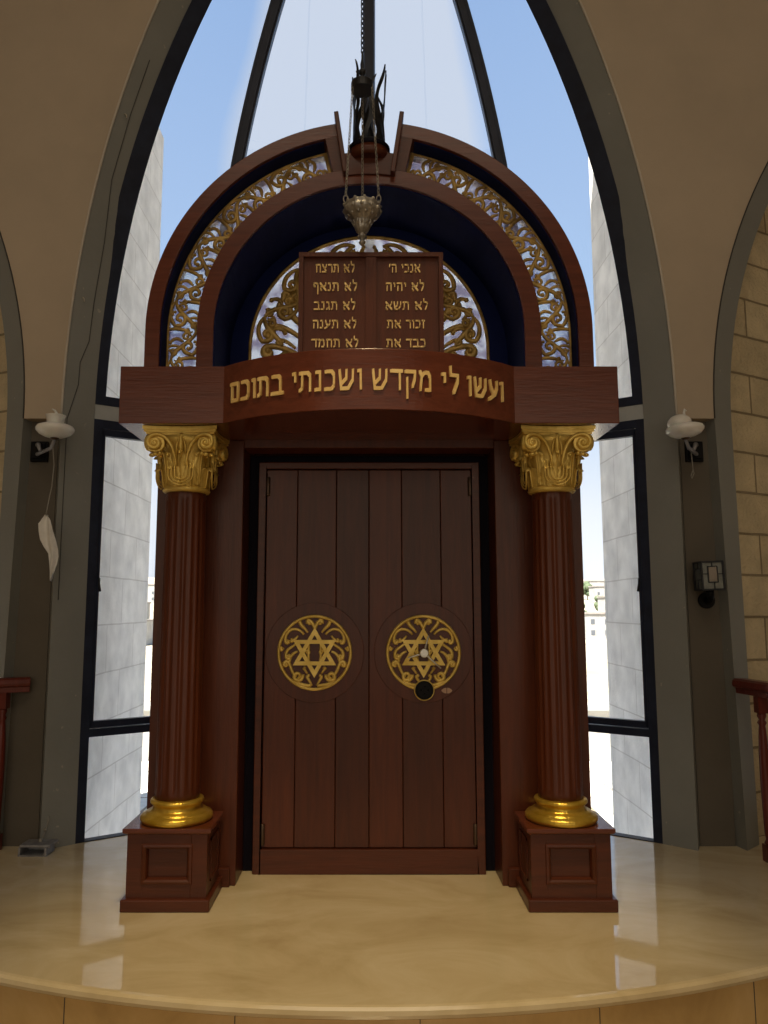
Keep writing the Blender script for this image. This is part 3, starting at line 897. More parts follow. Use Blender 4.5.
# fins
for s in (-1, 1):
    mb = MB(); a = radians(90-s*GAP)
    d = Vector((cos(a), 0, sin(a))); c = Vector((0, 0, AZ))
    mb.bar(c+d*.80+Vector((0, (Y1+YO)/2-.02, 0)), c+d*1.122+Vector((0, (Y1+YO)/2-.02, 0)), YO-Y1+.06, .022, Vector((-sin(a), 0, cos(a))))
    part('fin', mb, M_WOOD, outer, .003)
# keystone block
mb = MB(); arch_solid(mb, .80, .918, Y1-.012, YE, 90-GAP+.2, 90+GAP-.2, (False, False), 8)
part('keystone', mb, M_WOODH, outer, .003)
mb = MB(); mb.lathe([(.085, -.05), (.100, -.03), (.100, .0)], (0, Y1+.03, 3.575), 36)
part('boss', mb, M_WOODH, outer)
mb = MB(); mb.lathe([(.100, .0), (.106, .004), (.106, .020), (.098, .026)], (0, Y1+.03, 3.575), 36)
part('ornament_base', mb, M_DARK, outer, )

# lattice strip (two sides)
YL = 3.72
def strip_map(sgn):
    L1 = AZ-(ZC-.03)          # straight part
    Rm = .9285
    Ltot = L1+Rm*radians(77.5)
    def fn(sx, t, d):
        # sx along from the foot, t across (+ outward), d towards viewer
        r = Rm+t
        if sx < L1: x, z = r, ZC-.03+sx
        else:
            a = (sx-L1)/Rm; x, z = r*cos(a), AZ+r*sin(a)
        return (sgn*x, YL-d, z)
    return fn, Ltot
for s in (-1, 1):
    fn, Lt = strip_map(s)
    hw = .083
    m = MB()
    # borders
    n = 50
    for t in (-hw+.0, hw-.004):
        pts = [fn(Lt*i/n, t, .006) for i in range(n+1)]
        m.tube(pts, .0062, 6)
    e0 = [fn(Lt-.016, -hw, 0), fn(Lt-.016, hw, 0), fn(Lt, hw, 0), fn(Lt, -hw, 0)]
    e1 = [(p[0], p[1]-.012, p[2]) for p in e0]
    m.add(e0+e1, [(0,1,2,3),(7,6,5,4),(0,4,5,1),(1,5,6,2),(2,6,7,3),(3,7,4,0)])
    unit = .150; K = int(Lt/unit); unit = (Lt-.03)/K
    def R2(pts, w0, w1, end=0, mid=0, lift=.004):
        P3 = [Vector(fn(u, v, lift)) for u, v in pts]; N = len(P3)
        m.tube(P3, [max(w0+(w1-w0)*i/(N-1)+mid*sin(pi*i/(N-1)), .001)*1.25 for i in range(N)], 8, flat=(1, .9), nrm=(0, 1, 0))
        if end: m.ball(P3[-1], end*1.15, 8)
    rl = random.Random(11)
    for k in range(K):
        a = k*unit; sg = 1 if k % 2 == 0 else -1
        j1, j2 = rl.uniform(-.006, .006), rl.uniform(-.08, .08)
        X = lambda f: a+unit*f
        R2([(a+unit*i/12, sg*(-.060)*cos(pi*i/12)) for i in range(13)], .0055, .0055, mid=.0035)
        st = bez((X(1.0), sg*.060), (X(.78), sg*.084), (X(.40), sg*.086), (X(.16), sg*.046), 10)
        R2(st+spiral(X(.42)+j1, sg*.026, .040, .011, radians(150) if sg > 0 else radians(-150), sg*(1.1+j2), 20)[2:], .005, .0045, .010, .004)
        R2(spiral(X(.80), sg*.018+j1, .024, .008, radians(80)*sg, -sg*1.0, 14), .0045, .004, .008, .002)
        R2(spiral(X(.20)+j1, -sg*.050, .022, .008, radians(-70)*sg, sg*1.0, 14), .0045, .004, .008, .002)
        R2(bez((X(.10), -sg*.058), (X(.25), -sg*.03), (X(.36), -sg*.045), (X(.42), -sg*.012)), .003, .006, .007, .003)
        R2(bez((X(.62), -sg*.0), (X(.70), -sg*.02), (X(.82), -sg*.040), (X(.60), -sg*.066)), .004, .005, .009, .003)
        R2(bez((X(.98), sg*.045), (X(.90), sg*.02), (X(1.0), -sg*.01), (X(1.06), sg*.020)), .003, .005, .007, .002)
        R2(bez((X(.02), sg*-.03), (X(.0), sg*.0), (X(.12), sg*.03), (X(.02), sg*.076)), .004, .006, .007, .003)
        R2(bez((X(.45), -sg*.02), (X(.5), -sg*.04), (X(.52), -sg*.06), (X(.42), -sg*.076)), .004, .005, .007, .002)
        R2(bez((X(.50), sg*.060), (X(.55), sg*.070), (X(.60), sg*.074), (X(.62), sg*.056)), .004, .005, .007, .002)
    lat = part('scroll_lattice', m, M_OLDGOLD, outer)
    g = MB(); rings = []
    for i in range(n+1):
        rings.append([fn(Lt*i/n, -hw-.03, -.012), fn(Lt*i/n, hw+.004, -.012), fn(Lt*i/n, hw+.004, -.016), fn(Lt*i/n, -hw-.03, -.016)])
    g.loft(rings, True, True, False)
    part('milky_pane', g, M_MILK, outer)

# back half-round lattice
m = MB(); YK = 4.05
rb = .638
rb = .648; pp = [(x_, z_+(AZB-AZ if z_ > AZ-.001 else 0)) for x_, z_ in arch_path(rb, n=60)]
m.tube([(x, YK-.006, z) for x, z in pp], .010, 6)
pp2 = arch_path(rb-.03, n=60)
fb = lambda u, v, d: (u, YK-.006-d, AZB-.01+v)
for mx_ in (-1, 1):
    F = lambda pts: [(mx_*u, v) for u, v in pts]
    def RB(pts, w0=.012, w1=.009, end=.02, mid=.008): relief(m, F(pts), w0, w1, fb, 0, 8, .8, end, mid)
    # big acanthus scrolls springing from behind the tablets
    RB(bez((.20, .10), (.40, .12), (.50, .26), (.40, .33))+spiral(.375, .275, .055, .018, pi*.45, 1.1)[2:], .014, .010, .024, .010)
    RB(bez((.24, -.02), (.40, .10), (.46, .16), (.535, .145))+spiral(.532, .112, .030, .010, pi*.5, -1.0)[2:], .010, .008, .016)
    RB(bez((.20, -.10), (.38, -.05), (.44, .05), (.56, .03))+spiral(.548, -.002, .032, .011, pi*.4, -1.0)[2:], .012, .009, .018, .008)
    RB(bez((.36, -.27), (.36, -.12), (.44, -.06), (.50, -.09)), .012, .012, .010, .012)
    RB(bez((.30, -.27), (.30, -.16), (.34, -.13), (.40, -.14))+spiral(.40, -.175, .034, .012, pi*.5, -.9)[2:], .012, .010, .016)
    RB(bez((.44, -.27), (.50, -.20), (.50, -.16), (.555, -.15))+spiral(.553, -.185, .033, .010, pi*.5, -1.2)[2:], .010, .010, .018)
    RB(bez((.26, .16), (.34, .30), (.40, .34), (.38, .42))+spiral(.352, .415, .028, .010, 0, 1.0)[2:], .010, .008, .014)
    RB(bez((.18, .20), (.24, .34), (.28, .40), (.27, .52)), .014, .006, .008, .010)
    RB(bez((.0, .40), (.02, .50), (.10, .58), (.20, .545))+spiral(.19, .508, .036, .012, pi*.4, -1.1)[2:], .012, .010, .018, .006)
    RB(bez((.0, .44), (.06, .50), (.05, .56), (.03, .60)), .010, .008, .012)
    RB(bez((.12, .34), (.20, .42), (.30, .46), (.33, .50)), .010, .006, .008)
    RB(bez((.56, -.02), (.60, -.06), (.60, -.10), (.57, -.10)), .006, .006, .010)
    RB(bez((.24, -.22), (.30, -.2), (.32, -.24), (.36, -.27)), .012, .012, .01)
    RB(bez((.40, .02), (.44, .06), (.50, .09), (.49, .05)), .008, .007, .012, .004)
    RB(bez((.30, .06), (.34, .16), (.44, .20), (.445, .235)), .010, .008, .012, .006)
    RB(bez((.46, .20), (.52, .23), (.50, .27), (.47, .30))+spiral(.452, .32, .022, .008, 0, 1.0)[2:], .008, .007, .011)
    RB(bez((.42, -.10), (.47, -.02), (.44, .02), (.48, -.02)), .010, .008, .012, .006)
    RB(bez((.34, -.08), (.38, -.14), (.46, -.16), (.47, -.20)), .010, .010, .015, .008)
    RB(bez((.50, -.27), (.53, -.24), (.60, -.26), (.60, -.20)), .008, .007, .012, .004)
    RB(bez((.28, .20), (.30, .26), (.36, .25), (.33, .30)), .010, .009, .013, .006)
    RB(bez((.30, .36), (.34, .40), (.33, .47), (.28, .50)), .008, .007, .010, .004)
    RB(bez((.05, .46), (.12, .50), (.16, .44), (.22, .47)), .010, .009, .013, .006)
    m.bar(fb(mx_*.2, -.075, .01), fb(mx_*.345, -.075, .01), .03, .02, (0, 1, 0))
for mx_ in (-1, 1):
    rl = random.Random(5); Rm_ = .535; un = .150
    F3 = lambda s_, t_, d_: (mx_*(Rm_+t_)*cos(s_/Rm_), YK-.010-d_, AZB-.0+(Rm_+t_)*sin(s_/Rm_))
    def R3(pts, w0, w1, end=0, mid=0):
        P3 = [Vector(F3(u_, v_, .004)) for u_, v_ in pts]; N = len(P3)
        m.tube(P3, [(w0+(w1-w0)*i/(N-1)+mid*sin(pi*i/(N-1)))*1.3 for i in range(N)], 8, flat=(1, .9), nrm=(0, 1, 0))
        if end: m.ball(P3[-1], end*1.2, 8)
    for k in range(5):
        a = .02+k*un; sg = 1 if k % 2 == 0 else -1
        X = lambda f: a+un*f
        R3([(a+un*i/12, sg*(-.062)*cos(pi*i/12)) for i in range(13)], .007, .007, mid=.005)
        R3(bez((X(1.0), sg*.060), (X(.78), sg*.088), (X(.40), sg*.088), (X(.16), sg*.046), 10)+spiral(X(.42), sg*.026, .040, .011, radians(150)*sg, sg*1.15, 20)[2:], .007, .006, .013, .005)
        R3(spiral(X(.84), sg*.016, .026, .009, radians(80)*sg, -sg*1.0, 14), .006, .005, .011, .003)
        R3(spiral(X(.16), -sg*.050, .024, .009, radians(-70)*sg, sg*1.0, 14), .006, .005, .011, .003)
        R3(bez((X(.62), 0), (X(.70), -sg*.02), (X(.82), -sg*.04), (X(.60), -sg*.068)), .005, .007, .012, .004)
        R3(bez((X(.98), sg*.045), (X(.90), sg*.02), (X(1.0), -sg*.01), (X(1.06), sg*.02)), .004, .006, .010, .003)
part('scroll_lattice', m, M_OLDGOLD, outer)
g = MB(); pl = [(x, z+(AZB-AZ if z > AZ-.001 else 0)) for x, z in arch_path(.665, n=48)]
g.prism(pl, lambda u, v, d: (u, d, v), YK+.015, YK+.02)
part('milky_pane', g, M_MILK, outer)

# --- Hebrew letters built with a broad nib
GL = {
 'A': (.80, [[(.10,.92),(.72,.08)], [(.70,.92),(.68,.70),(.50,.50)], [(.28,.66),(.12,.42),(.14,.09)], [(.14,.09),(.24,.09)]]),
 'B': (.74, [[(.10,.90),(.46,.90),(.56,.78),(.56,.12)], [(.06,.09),(.70,.09)]]),
 'G': (.50, [[(.12,.91),(.34,.91),(.36,.55),(.42,.09)], [(.37,.30),(.20,.20),(.10,.09)]]),
 'D': (.70, [[(.08,.91),(.66,.91)], [(.54,.91),(.54,.09)]]),
 'H': (.72, [[(.08,.91),(.60,.91),(.60,.09)], [(.17,.56),(.15,.09)]]),
 'V': (.34, [[(.10,.91),(.22,.91),(.23,.09)]]),
 'Z': (.42, [[(.08,.93),(.34,.88)], [(.21,.88),(.22,.09)]]),
 'X': (.72, [[(.08,.91),(.60,.91),(.60,.09)], [(.16,.91),(.16,.09)]]),
 'Y': (.34, [[(.10,.91),(.22,.91),(.22,.58)]]),
 'K': (.66, [[(.10,.91),(.42,.91),(.54,.76),(.54,.24),(.42,.09),(.08,.09)]]),
 'M2': (.74, [[(.08,.91),(.60,.91),(.60,.09),(.16,.09),(.16,.91)]]),
 'L': (.60, [[(.12,1.28),(.12,.91),(.50,.91),(.48,.60),(.28,.09)]]),
 'M': (.80, [[(.10,.93),(.20,.76),(.12,.09)], [(.20,.72),(.36,.91),(.54,.90),(.66,.70),(.66,.09),(.42,.09)]]),
 'N': (.46, [[(.12,.91),(.32,.91),(.33,.09),(.08,.09)]]),
 'E': (.74, [[(.62,.92),(.62,.62),(.46,.28),(.06,.02)], [(.14,.92),(.20,.60),(.40,.26)]]),
 'P2': (.66, [[(.26,.54),(.13,.56),(.12,.91),(.46,.91),(.56,.76),(.56,-.30)]]),
 'TS': (.72, [[(.12,.92),(.28,.62),(.62,.09),(.08,.09)], [(.60,.92),(.58,.70),(.38,.48)]]),
 'Q': (.70, [[(.08,.91),(.60,.91),(.58,.58),(.46,.22)], [(.17,.58),(.17,-.30)]]),
 'R': (.62, [[(.08,.91),(.42,.91),(.53,.78),(.53,.09)]]),
 'SH': (.92, [[(.11,.92),(.20,.09),(.56,.09),(.80,.48),(.81,.92)], [(.47,.92),(.46,.56),(.24,.34)]]),
 'T': (.80, [[(.08,.91),(.52,.91),(.65,.78),(.65,.09)], [(.21,.86),(.21,.20),(.08,.09)]]),
 "'": (.24, [[(.14,.95),(.09,.70)]]),
 ' ': (.38, []),
}
def hull(pts):
    pts = sorted(set((round(x, 5), round(y, 5)) for x, y in pts))
    def half(ps):
        o = []
        for p in ps:
            while len(o) >= 2 and (o[-1][0]-o[-2][0])*(p[1]-o[-2][1])-(o[-1][1]-o[-2][1])*(p[0]-o[-2][0]) <= 0: o.pop()
            o.append(p)
        return o
    a = half(pts); b_ = half(pts[::-1]); return a[:-1]+b_[:-1]
def write(mb, letters, x0, x1, z0, h, fn, d0, d1):
    """letters given right to left (reading order); fills x0..x1"""
    vis = letters[::-1]
    tw = sum(GL[l][0]+.07 for l in vis)-.07
    sx = (x1-x0)/tw
    nw, nh = .056*min(sx/h, 1.2), .088
    x = x0
    for l in vis:
        w, strokes = GL[l]
        for st in strokes:
            for a, b_ in zip(st, st[1:]):
                pts = []
                for (px, pz) in (a, b_):
                    for (i, j) in ((-1,-1),(1,-.7),(1,1),(-1,.7)):
                        pts.append((x+px*sx+i*nw*h, z0+pz*h+j*nh*h))
                hp = hull(pts)
                mb.prism(hp, fn, d0, d1)
        x += (w+.07)*sx
def bow_fn(u, v, d):
    R = 1.02; a = u/R
    return ((R+d)*sin(a), 3.20+R-(R+d)*cos(a), v)
def arcx(px):   # photo column -> arc length on the bow
    import math as mm
    lo, hi = -.8, .8
    for _ in range(40):
        mid = (lo+hi)/2; x, y, z = bow_fn(mid, 2.27, 0)
        zc = y*CP+(z-H)*SP
        if 369+769*x/zc < px: lo = mid
        else: hi = mid
    return (lo+hi)/2
words = [(['V','E','SH','V'], 466, 503), (['L','Y'], 440, 459), (['M','Q','D','SH'], 371, 432), (['V','SH','K','N','T','Y'], 292, 363), (['B','T','V','K','M2'], 231, 284)]
for w, a, b_ in words:
    m = MB(); write(m, w, arcx(a), arcx(b_), 2.223, .094, bow_fn, -.002, .009)
    part('inscription_word', m, M_LETTER)

# --- tablets on the cornice
TY = 3.30
xl, xr = at(299, 260, TY)[0], at(443, 260, TY)[0]
zt = at(369, 252.5, TY)[2]; zb_ = ZC
m = MB(); m.box(xl+.01, xr-.01, TY+.014, TY+.05, zb_, zt-.01)
tab = part('tablets', m, M_WOOD)
m = MB()
fwid = .020
m.box(xl, xl+fwid, TY-.004, TY+.03, zb_, zt-fwid-.0005); m.box(xr-fwid, xr, TY-.004, TY+.03, zb_, zt-fwid-.0005)
m.box(xl, xr, TY-.004, TY+.03, zt-fwid, zt)
xm = (xl+xr)/2+.0
m.box(xm-.024, xm+.024, TY, TY+.03, zb_, zt-fwid-.0005)
part('tablet_frame', m, M_WOOD, tab)
S = 250; k_ = 250/768
def zx(v): return 250+v*250/768
rows_y = [(272, 'r1'), (291,), (310,), (329,), (348,)]
left = [(['L','A',' ','T','R','TS','X'], 200, 322), (['L','A',' ','T','N','A','P2'], 192, 330), (['L','A',' ','T','G','N','B'], 195, 325), (['L','A',' ','T','E','N','H'], 192, 328), (['L','A',' ','T','X','M','D'], 188, 334)]
right = [(['A','N','K','Y',' ','H',"'"], 427, 525), (['L','A',' ','Y','H','Y','H'], 417, 537), (['L','A',' ','T','SH','A'], 415, 548), (['Z','K','V','R',' ','A','T'], 420, 538), (['K','B','D',' ','A','T'], 418, 540)]
ybot = [271.5, 290, 309, 327.5, 346.5]
flat_fn = lambda u, v, d: (u, TY+.014-d, v)
for colm in (left, right):
    for i, (w, a, b_) in enumerate(colm):
        z0 = at(369, ybot[i], TY)[2]; z1 = at(369, ybot[i]-8.6, TY)[2]
        m = MB(); write(m, w, at(zx(a), 300, TY)[0]*1.0, at(zx(b_), 300, TY)[0], z0, z1-z0, flat_fn, -.001, .004)
        part('inscription_line', m, M_LETTER, tab)

# ------------------------------------------------------------------ iron flame ornament on the crown
ORN = thing('flame_ornament', (0, 3.63, 3.595), 'dark iron ornament of twisting flame strips standing on the crown of the arch', 'ornament')
def ribbon(mb, pts, w, th=.006, dirv=(1, 0, 0)):
    rings = []
    for (p, ww) in zip(pts, w):
        p = Vector(p); r = Vector((p.x, p.y-3.63, 0))
        r = r.normalized() if r.length > 1e-4 else Vector((0, -1, 0))
        t = Vector((-r.y, r.x, 0))
        rings.append([p-t*ww-r*th/2, p+t*ww-r*th/2, p+t*ww+r*th/2, p-t*ww+r*th/2])
    mb.loft(rings, True, True, False)
rnd = random.Random(4)
for k in range(13):
    a0 = 2*pi*k/13+.25; hgt = (.44, .34, .40, .45, .36, .42, .37, .45, .38, .43, .35, .44, .40)[k]
    pts = []; ws = []
    for i in range(19):
        t = i/18; a = a0+.34*sin(t*6.0+k*1.3); r = .078-.006*sin(t*pi)+.010*t
        pts.append((r*cos(a), 3.63+r*sin(a), 3.610+hgt*t*.98))
        ws.append(.0145*(1-t)**.5*(1+.3*sin(t*11+k))+.0015)
    m = MB(); ribbon(m, pts, ws); obj('flame_strip', m, M_IRON, ORN)
m = MB(); m.lathe([(.086, 0), (.088, .006), (.084, .012)], (0, 3.63, 3.6025), 32); obj('foot_ring', m, M_IRON, ORN)
m = MB(); m.tube([(.01, 3.63, 3.61), (-.012, 3.63, 3.72), (.014, 3.63, 3.84), (.0, 3.63, 3.95)], [.03, .024, .018, .004], 10); obj('core_flame', m, M_IRON, ORN)

# ------------------------------------------------------------------ hanging lamp (eternal light)
LX, LY = -.030, 3.24
LAMP = thing('hanging_lamp', (LX, LY, 3.0), 'ornate silver eternal lamp hanging on chains in front of the arch', 'hanging lamp')
def chain(mb, a, b_, link=.022, r=.0016, w=.005):
    a = Vector(a); b_ = Vector(b_); d = b_-a; n = max(int(d.length/(link*.72)), 2); d.normalize()
    x = d.orthogonal().normalized(); y = d.cross(x)
    for i in range(n):
        c = a+(b_-a)*((i+.5)/n); s_ = x if i % 2 else y
        pts = [c+d*(cos(2*pi*j/10)*link*.5)+s_*(sin(2*pi*j/10)*w) for j in range(10)]
        mb.tube(pts, r, 5, loop=True)
zv = lambda py: at(LX, py, LY)[2]
zr = zv(207); zdisc = zv(84)
rv = .083
prof = [(.004, -.235), (.012, -.225), (.016, -.215), (.010, -.203), (.008, -.195), (.020, -.186), (.022, -.178), (.012, -.168), (.016, -.160), (.026, -.150), (.034, -.128), (.038, -.108), (.036, -.098), (.046, -.085), (.058, -.070), (.074, -.052), (.082, -.036), (.084, -.024), (.078, -.014), (.080, -.004), (.083, .004), (.078, .010), (.070, .012), (.06, .004), (.03, -.05)]
prof = [(r, z*.78) for r, z in prof]
m = MB(); m.lathe(prof, (LX, LY, zr), 48, mod=lambda a: 1+.035*sin(12*a))
for k in range(12):
    a = 2*pi*k/12; m.ball((LX+.078*cos(a), LY+.078*sin(a), zr-.022), .011, 8); m.ball((LX+.062*cos(a+.26), LY+.062*sin(a+.26), zr-.046), .009, 8)
    m.tube([(LX+.035*cos(a), LY+.035*sin(a), zr-.066), (LX+.045*cos(a), LY+.045*sin(a), zr-.075), (LX+.034*cos(a), LY+.034*sin(a), zr-.092)], .004, 6)
    m.ball((LX+.080*cos(a+.13), LY+.080*sin(a+.13), zr+.006), .008, 8)
obj('oil_vessel', m, M_SILVER, LAMP)
m = MB(); m.lathe([(.040, -.014), (.052, -.013), (.052, .0), (.052, .020), (.048, .026), (.012, .034), (.008, .06), (.017, .072), (.017, .084), (.007, .094), (.005, .17), (.004, .18)], (LX, LY, zdisc-.02), 32, smooth=False)
obj('canopy', m, M_IRON, LAMP)
for a in (-150, -30, 90):
    a = radians(a); m = MB()
    chain(m, (LX+.050*cos(a), LY+.050*sin(a), zdisc-.02), (LX+.084*cos(a), LY+.084*sin(a), zr+.03))
    m.tube([(LX+.084*cos(a)+.010*cos(j*pi/5), LY+.084*sin(a), zr+.015+.018*sin(j*pi/5)) for j in range(10)], .003, 5, loop=True)
    obj('chain', m, M_IRON if False else M_SILVER, LAMP)
m = MB(); chain(m, (LX, LY, zdisc+.155), (LX, LY, TOPZ), .034, .0028, .0075)
obj('chain', m, M_IRON, LAMP)

# ------------------------------------------------------------------ wall sconces
def sconce(sgn, tilt, label):
    x, y, z = at(369+sgn*316 if sgn > 0 else 55, 432, 4.20)
    root = thing('wall_sconce', (x, y, z), label, 'wall lamp')
    wx = sgn*(1.92 if sgn < 0 else 1.895); wz = z-.055
    m = MB(); m.box(wx-.05, wx+.05, 4.395, 4.419, wz-.075, wz+.045); m.box(wx-.038, wx+.038, 4.38, 4.395, wz-.06, wz+.03)
    obj('backplate', m, M_BLACK, root, .004)
    m = MB()
    m.tube([(wx, 4.39, wz-.03), (wx-sgn*.02, 4.33, wz-.045), (x+sgn*.03, 4.23, wz-.03), (x+sgn*.005, 4.20, wz+.0), (x, 4.20, z-.035)], [.011, .011, .010, .009, .009], 10)
    m.tube([(wx-.0, 4.38, wz+.02), (wx-sgn*.02, 4.34, wz+.01), (wx-sgn*.04, 4.32, wz-.03)], [.016, .013, .008], 10)
    obj('arm', m, M_CHROME if False else M_SOCKET, root)
    m = MB(); m.lathe([(.012, -.045), (.022, -.040), (.025, -.028), (.03, -.024)], (x, y, z), 20); obj('socket', m, M_HINGE, root)
    T = Matrix.Translation((x, y, z)) @ Matrix.Rotation(radians(tilt), 4, 'Y')
    m = MB(); m.lathe([(.025, -.034), (.055, -.027), (.085, -.012), (.101, .006), (.103, .018), (.095, .032), (.070, .042), (.048, .045), (.046, .043), (.09, .025), (.05, -.012), (.02, -.02)], (0, 0, 0), 40)
    m.v = [tuple(T @ Vector(v)) for v in m.v]
    obj('glass_bowl', m, M_OPAL, root)
    m = MB()
    if sgn < 0: m.lathe([(.040, .0), (.044, .03), (.048, .06), (.052, .078), (.055, .082), (.050, .084), (.044, .06), (.036, .03), (.03, .0)], (0, 0, .012), 32)
    else: m.lathe([(.030, .0), (.062, .020), (.066, .036), (.058, .055), (.040, .072), (.024, .078), (.008, .08)], (0, 0, .018), 32)
    T2 = Matrix.Translation((x-(.0 if sgn < 0 else .022), y, z)) @ Matrix.Rotation(radians(tilt*2), 4, 'Y')
    m.v = [tuple(T2 @ Vector(v)) for v in m.v]
    obj('glass_cup', m, M_OPAL, root)
    m = MB()
    if sgn < 0: m.tube([(x+.005, y, z+.07), (x+.006, y, z+.10), (x-.006, y, z+.122), (x-.022, y, z+.132)], [.011, .009, .006, .004], 8)
    else: m.tube([(x+.0, y, z+.08), (x+.0, y, z+.11), (x+.004, y, z+.13), (x+.014, y, z+.12)], [.010, .007, .006, .004], 8)
    obj('candle_bulb', m, M_OPAL, root)
    return x, y, z, root
xs_, ys_, zs_, r_ = sconce(-1, 0, 'white glass wall lamp on the left pilaster, open cup on a saucer, wire hanging below')
m = MB(); p0 = Vector((xs_-.008, ys_, zs_-.085))
wire = [p0, p0+Vector((.012, 0, -.10)), p0+Vector((.006, 0, -.22)), p0+Vector((-.012, 0, -.33)), p0+Vector((-.018, 0, -.385))]
m.tube(wire, .0028, 6); obj('hanging_wire', m, M_WIRE, r_)
# cloth tied to the wire
m = MB(); rings = []
cpts = [(-.018, -.380, .008), (-.022, -.395, .018), (-.020, -.42, .033), (-.010, -.47, .036), (.0, -.52, .040), (.014, -.565, .036), (.030, -.60, .026), (.034, -.65, .022), (.030, -.70, .014), (.026, -.735, .003)]
for i, (dx, dz, w) in enumerate(cpts):
    row = []
    for j in range(9):
        v = -1+2*j/8
        row.append(p0+Vector((dx+v*w, .014*sin(v*4+i*.7)+.006*cos(i*1.3), dz+.010*v*sin(i*.9))))
    rings.append(row)
m.loft(rings, False, False, True)
back = [[p+Vector((0, .0025, 0)) for p in row] for row in rings]; m.loft(back, False, False, True)
c = obj('cloth_strip', m, M_CLOTH, origin=tuple(p0+Vector((0, 0, -.38)))); tag(c, 'crumpled white cloth strip hanging from the wire under the left wall lamp', 'cloth')
xs_, ys_, zs_, r_ = sconce(1, -4, 'white glass wall lamp on the right pilaster with tilted domed cap and short wire loop')
m = MB(); p0 = Vector((xs_+.05, ys_+.05, zs_-.105))
m.tube([p0, p0+Vector((.003, 0, -.06)), p0+Vector((.005, 0, -.10))], .0028, 6)
m.tube([p0+Vector((.005, 0, -.10)), p0+Vector((.010, 0, -.12)), p0+Vector((-.004, 0, -.15)), p0+Vector((-.008, 0, -.135)), p0+Vector((.003, 0, -.105))], .0028, 6)
obj('wire_loop', m, M_WIRE, r_)

# small tiled box lantern on the right pilaster
bx, by, bz = at(708, 576, 4.30)
LB = thing('box_lantern', (bx, 4.42, bz), 'small square lantern with grey glass tiles in dark leading, low on the right pilaster', 'lantern')
T = Matrix.Translation((bx, 4.29, bz)) @ Matrix.Rotation(radians(-3), 4, 'Z') @ Matrix.Rotation(radians(-2), 4, 'Y')
def tb(m): m.v = [tuple(T @ Vector(v)) for v in m.v]
hwb, hhb = .058, .076
m = MB(); m.box(-hwb+.004, hwb-.004, -hwb+.004, hwb-.004, -hhb+.004, hhb-.004); tb(m); obj('glass_body', m, M_TILEBOX, LB)
m = MB(); m.box(-.020, .022, -hwb-.001, -hwb+.004, -.032, .046); tb(m); obj('centre_tile', m, M_TILEPALE, LB)
m = MB(); t_ = .004
for sx in (-1, 1):
    for sy in (-1, 1):
        m.bar((sx*hwb, sy*hwb, -hhb), (sx*hwb, sy*hwb, hhb), .009, .009, (0, 1, 0))
for sz in (-1, 1):
    for sx in (-1, 1):
        m.bar((sx*hwb, -hwb, sz*hhb), (sx*hwb, hwb, sz*hhb), .009, .009); m.bar((-hwb, sx*hwb, sz*hhb), (hwb, sx*hwb, sz*hhb), .009, .009)
y_ = -hwb+.002
for a, b_ in (((-.025, -.037), (-.025, .051)), ((.027, -.037), (.027, .051)), ((-.025, .051), (.027, .051)), ((-.025, -.037), (.027, -.037)), ((-hwb, .01), (-.025, .01)), ((.027, .008), (hwb, .008)), ((.0, .051), (.0, hhb)), ((.006, -.037), (.006, -hhb))):
    m.bar((a[0], y_, a[1]), (b_[0], y_, b_[1]), .005, .005, (0, 1, 0))
x_ = -hwb+.002
for a, b_ in (((-hwb, .04), (hwb, .04)), ((-hwb, -.02), (hwb, -.02)), ((0, .04), (0, hhb)), ((.01, -.02), (.01, -hhb))):
    m.bar((x_, a[0], a[1]), (x_, b_[0], b_[1]), .005, .005, (1, 0, 0))
tb(m); obj('leading', m, M_IRON, LB)
m = MB(); m.tube([(bx, 4.29, bz-.078), (bx+.01, 4.30, bz-.11), (bx+.03, 4.36, bz-.135), (bx+.03, 4.418, bz-.135)], [.022, .018, .018, .020], 12)
m.prism([(.045*cos(2*pi*i/24), .045*sin(2*pi*i/24)) for i in range(24)], lambda u, v, d: (bx+.03+u, 4.418-d, bz-.135+v), 0, .022, True)
obj('bracket', m, M_BLACK, LB)

# zinc floor box at the left pilaster
fx, fy_ = at(37, 853, 4.30)[0], 4.29
FBX = thing('floor_socket', (fx, fy_, 0), 'small hollow zinc floor box with a wire rising from it, at the left pilaster foot', 'floor box')
m = MB()
rings = []
for dx, w in ((0, 1),):
    pass
W_, D_, H_ = .075, .055, .045
m.box(fx-W_, fx+W_, fy_-D_, fy_+D_, 0, .006)
m.box(fx-W_, fx-W_+.012, fy_-D_, fy_+D_, .006, H_); m.box(fx+W_-.012, fx+W_, fy_-D_, fy_+D_, .006, H_); m.box(fx-W_, fx+W_, fy_+D_-.006, fy_+D_, .006, H_)
obj('housing', m, M_SOCKET, FBX, .003)
m = MB(); m.box(fx-W_+.004, fx+W_+.016, fy_-D_+.006, fy_+D_+.010, H_, H_+.012); obj('lid', m, M_SOCKET, FBX, .003)
m = MB(); m.tube([(fx+.01, fy_+.02, H_+.01), (fx+.02, fy_+.04, H_+.04), (fx+.03, fy_+.055, H_+.09), (fx+.032, 4.352, .18)], .003, 6); m.ball((fx+.024, fy_+.045, H_+.065), .010, 8); m.ball((fx+.012, fy_+.02, H_+.016), .014, 8)
obj('wire', m, M_WIRE, FBX)

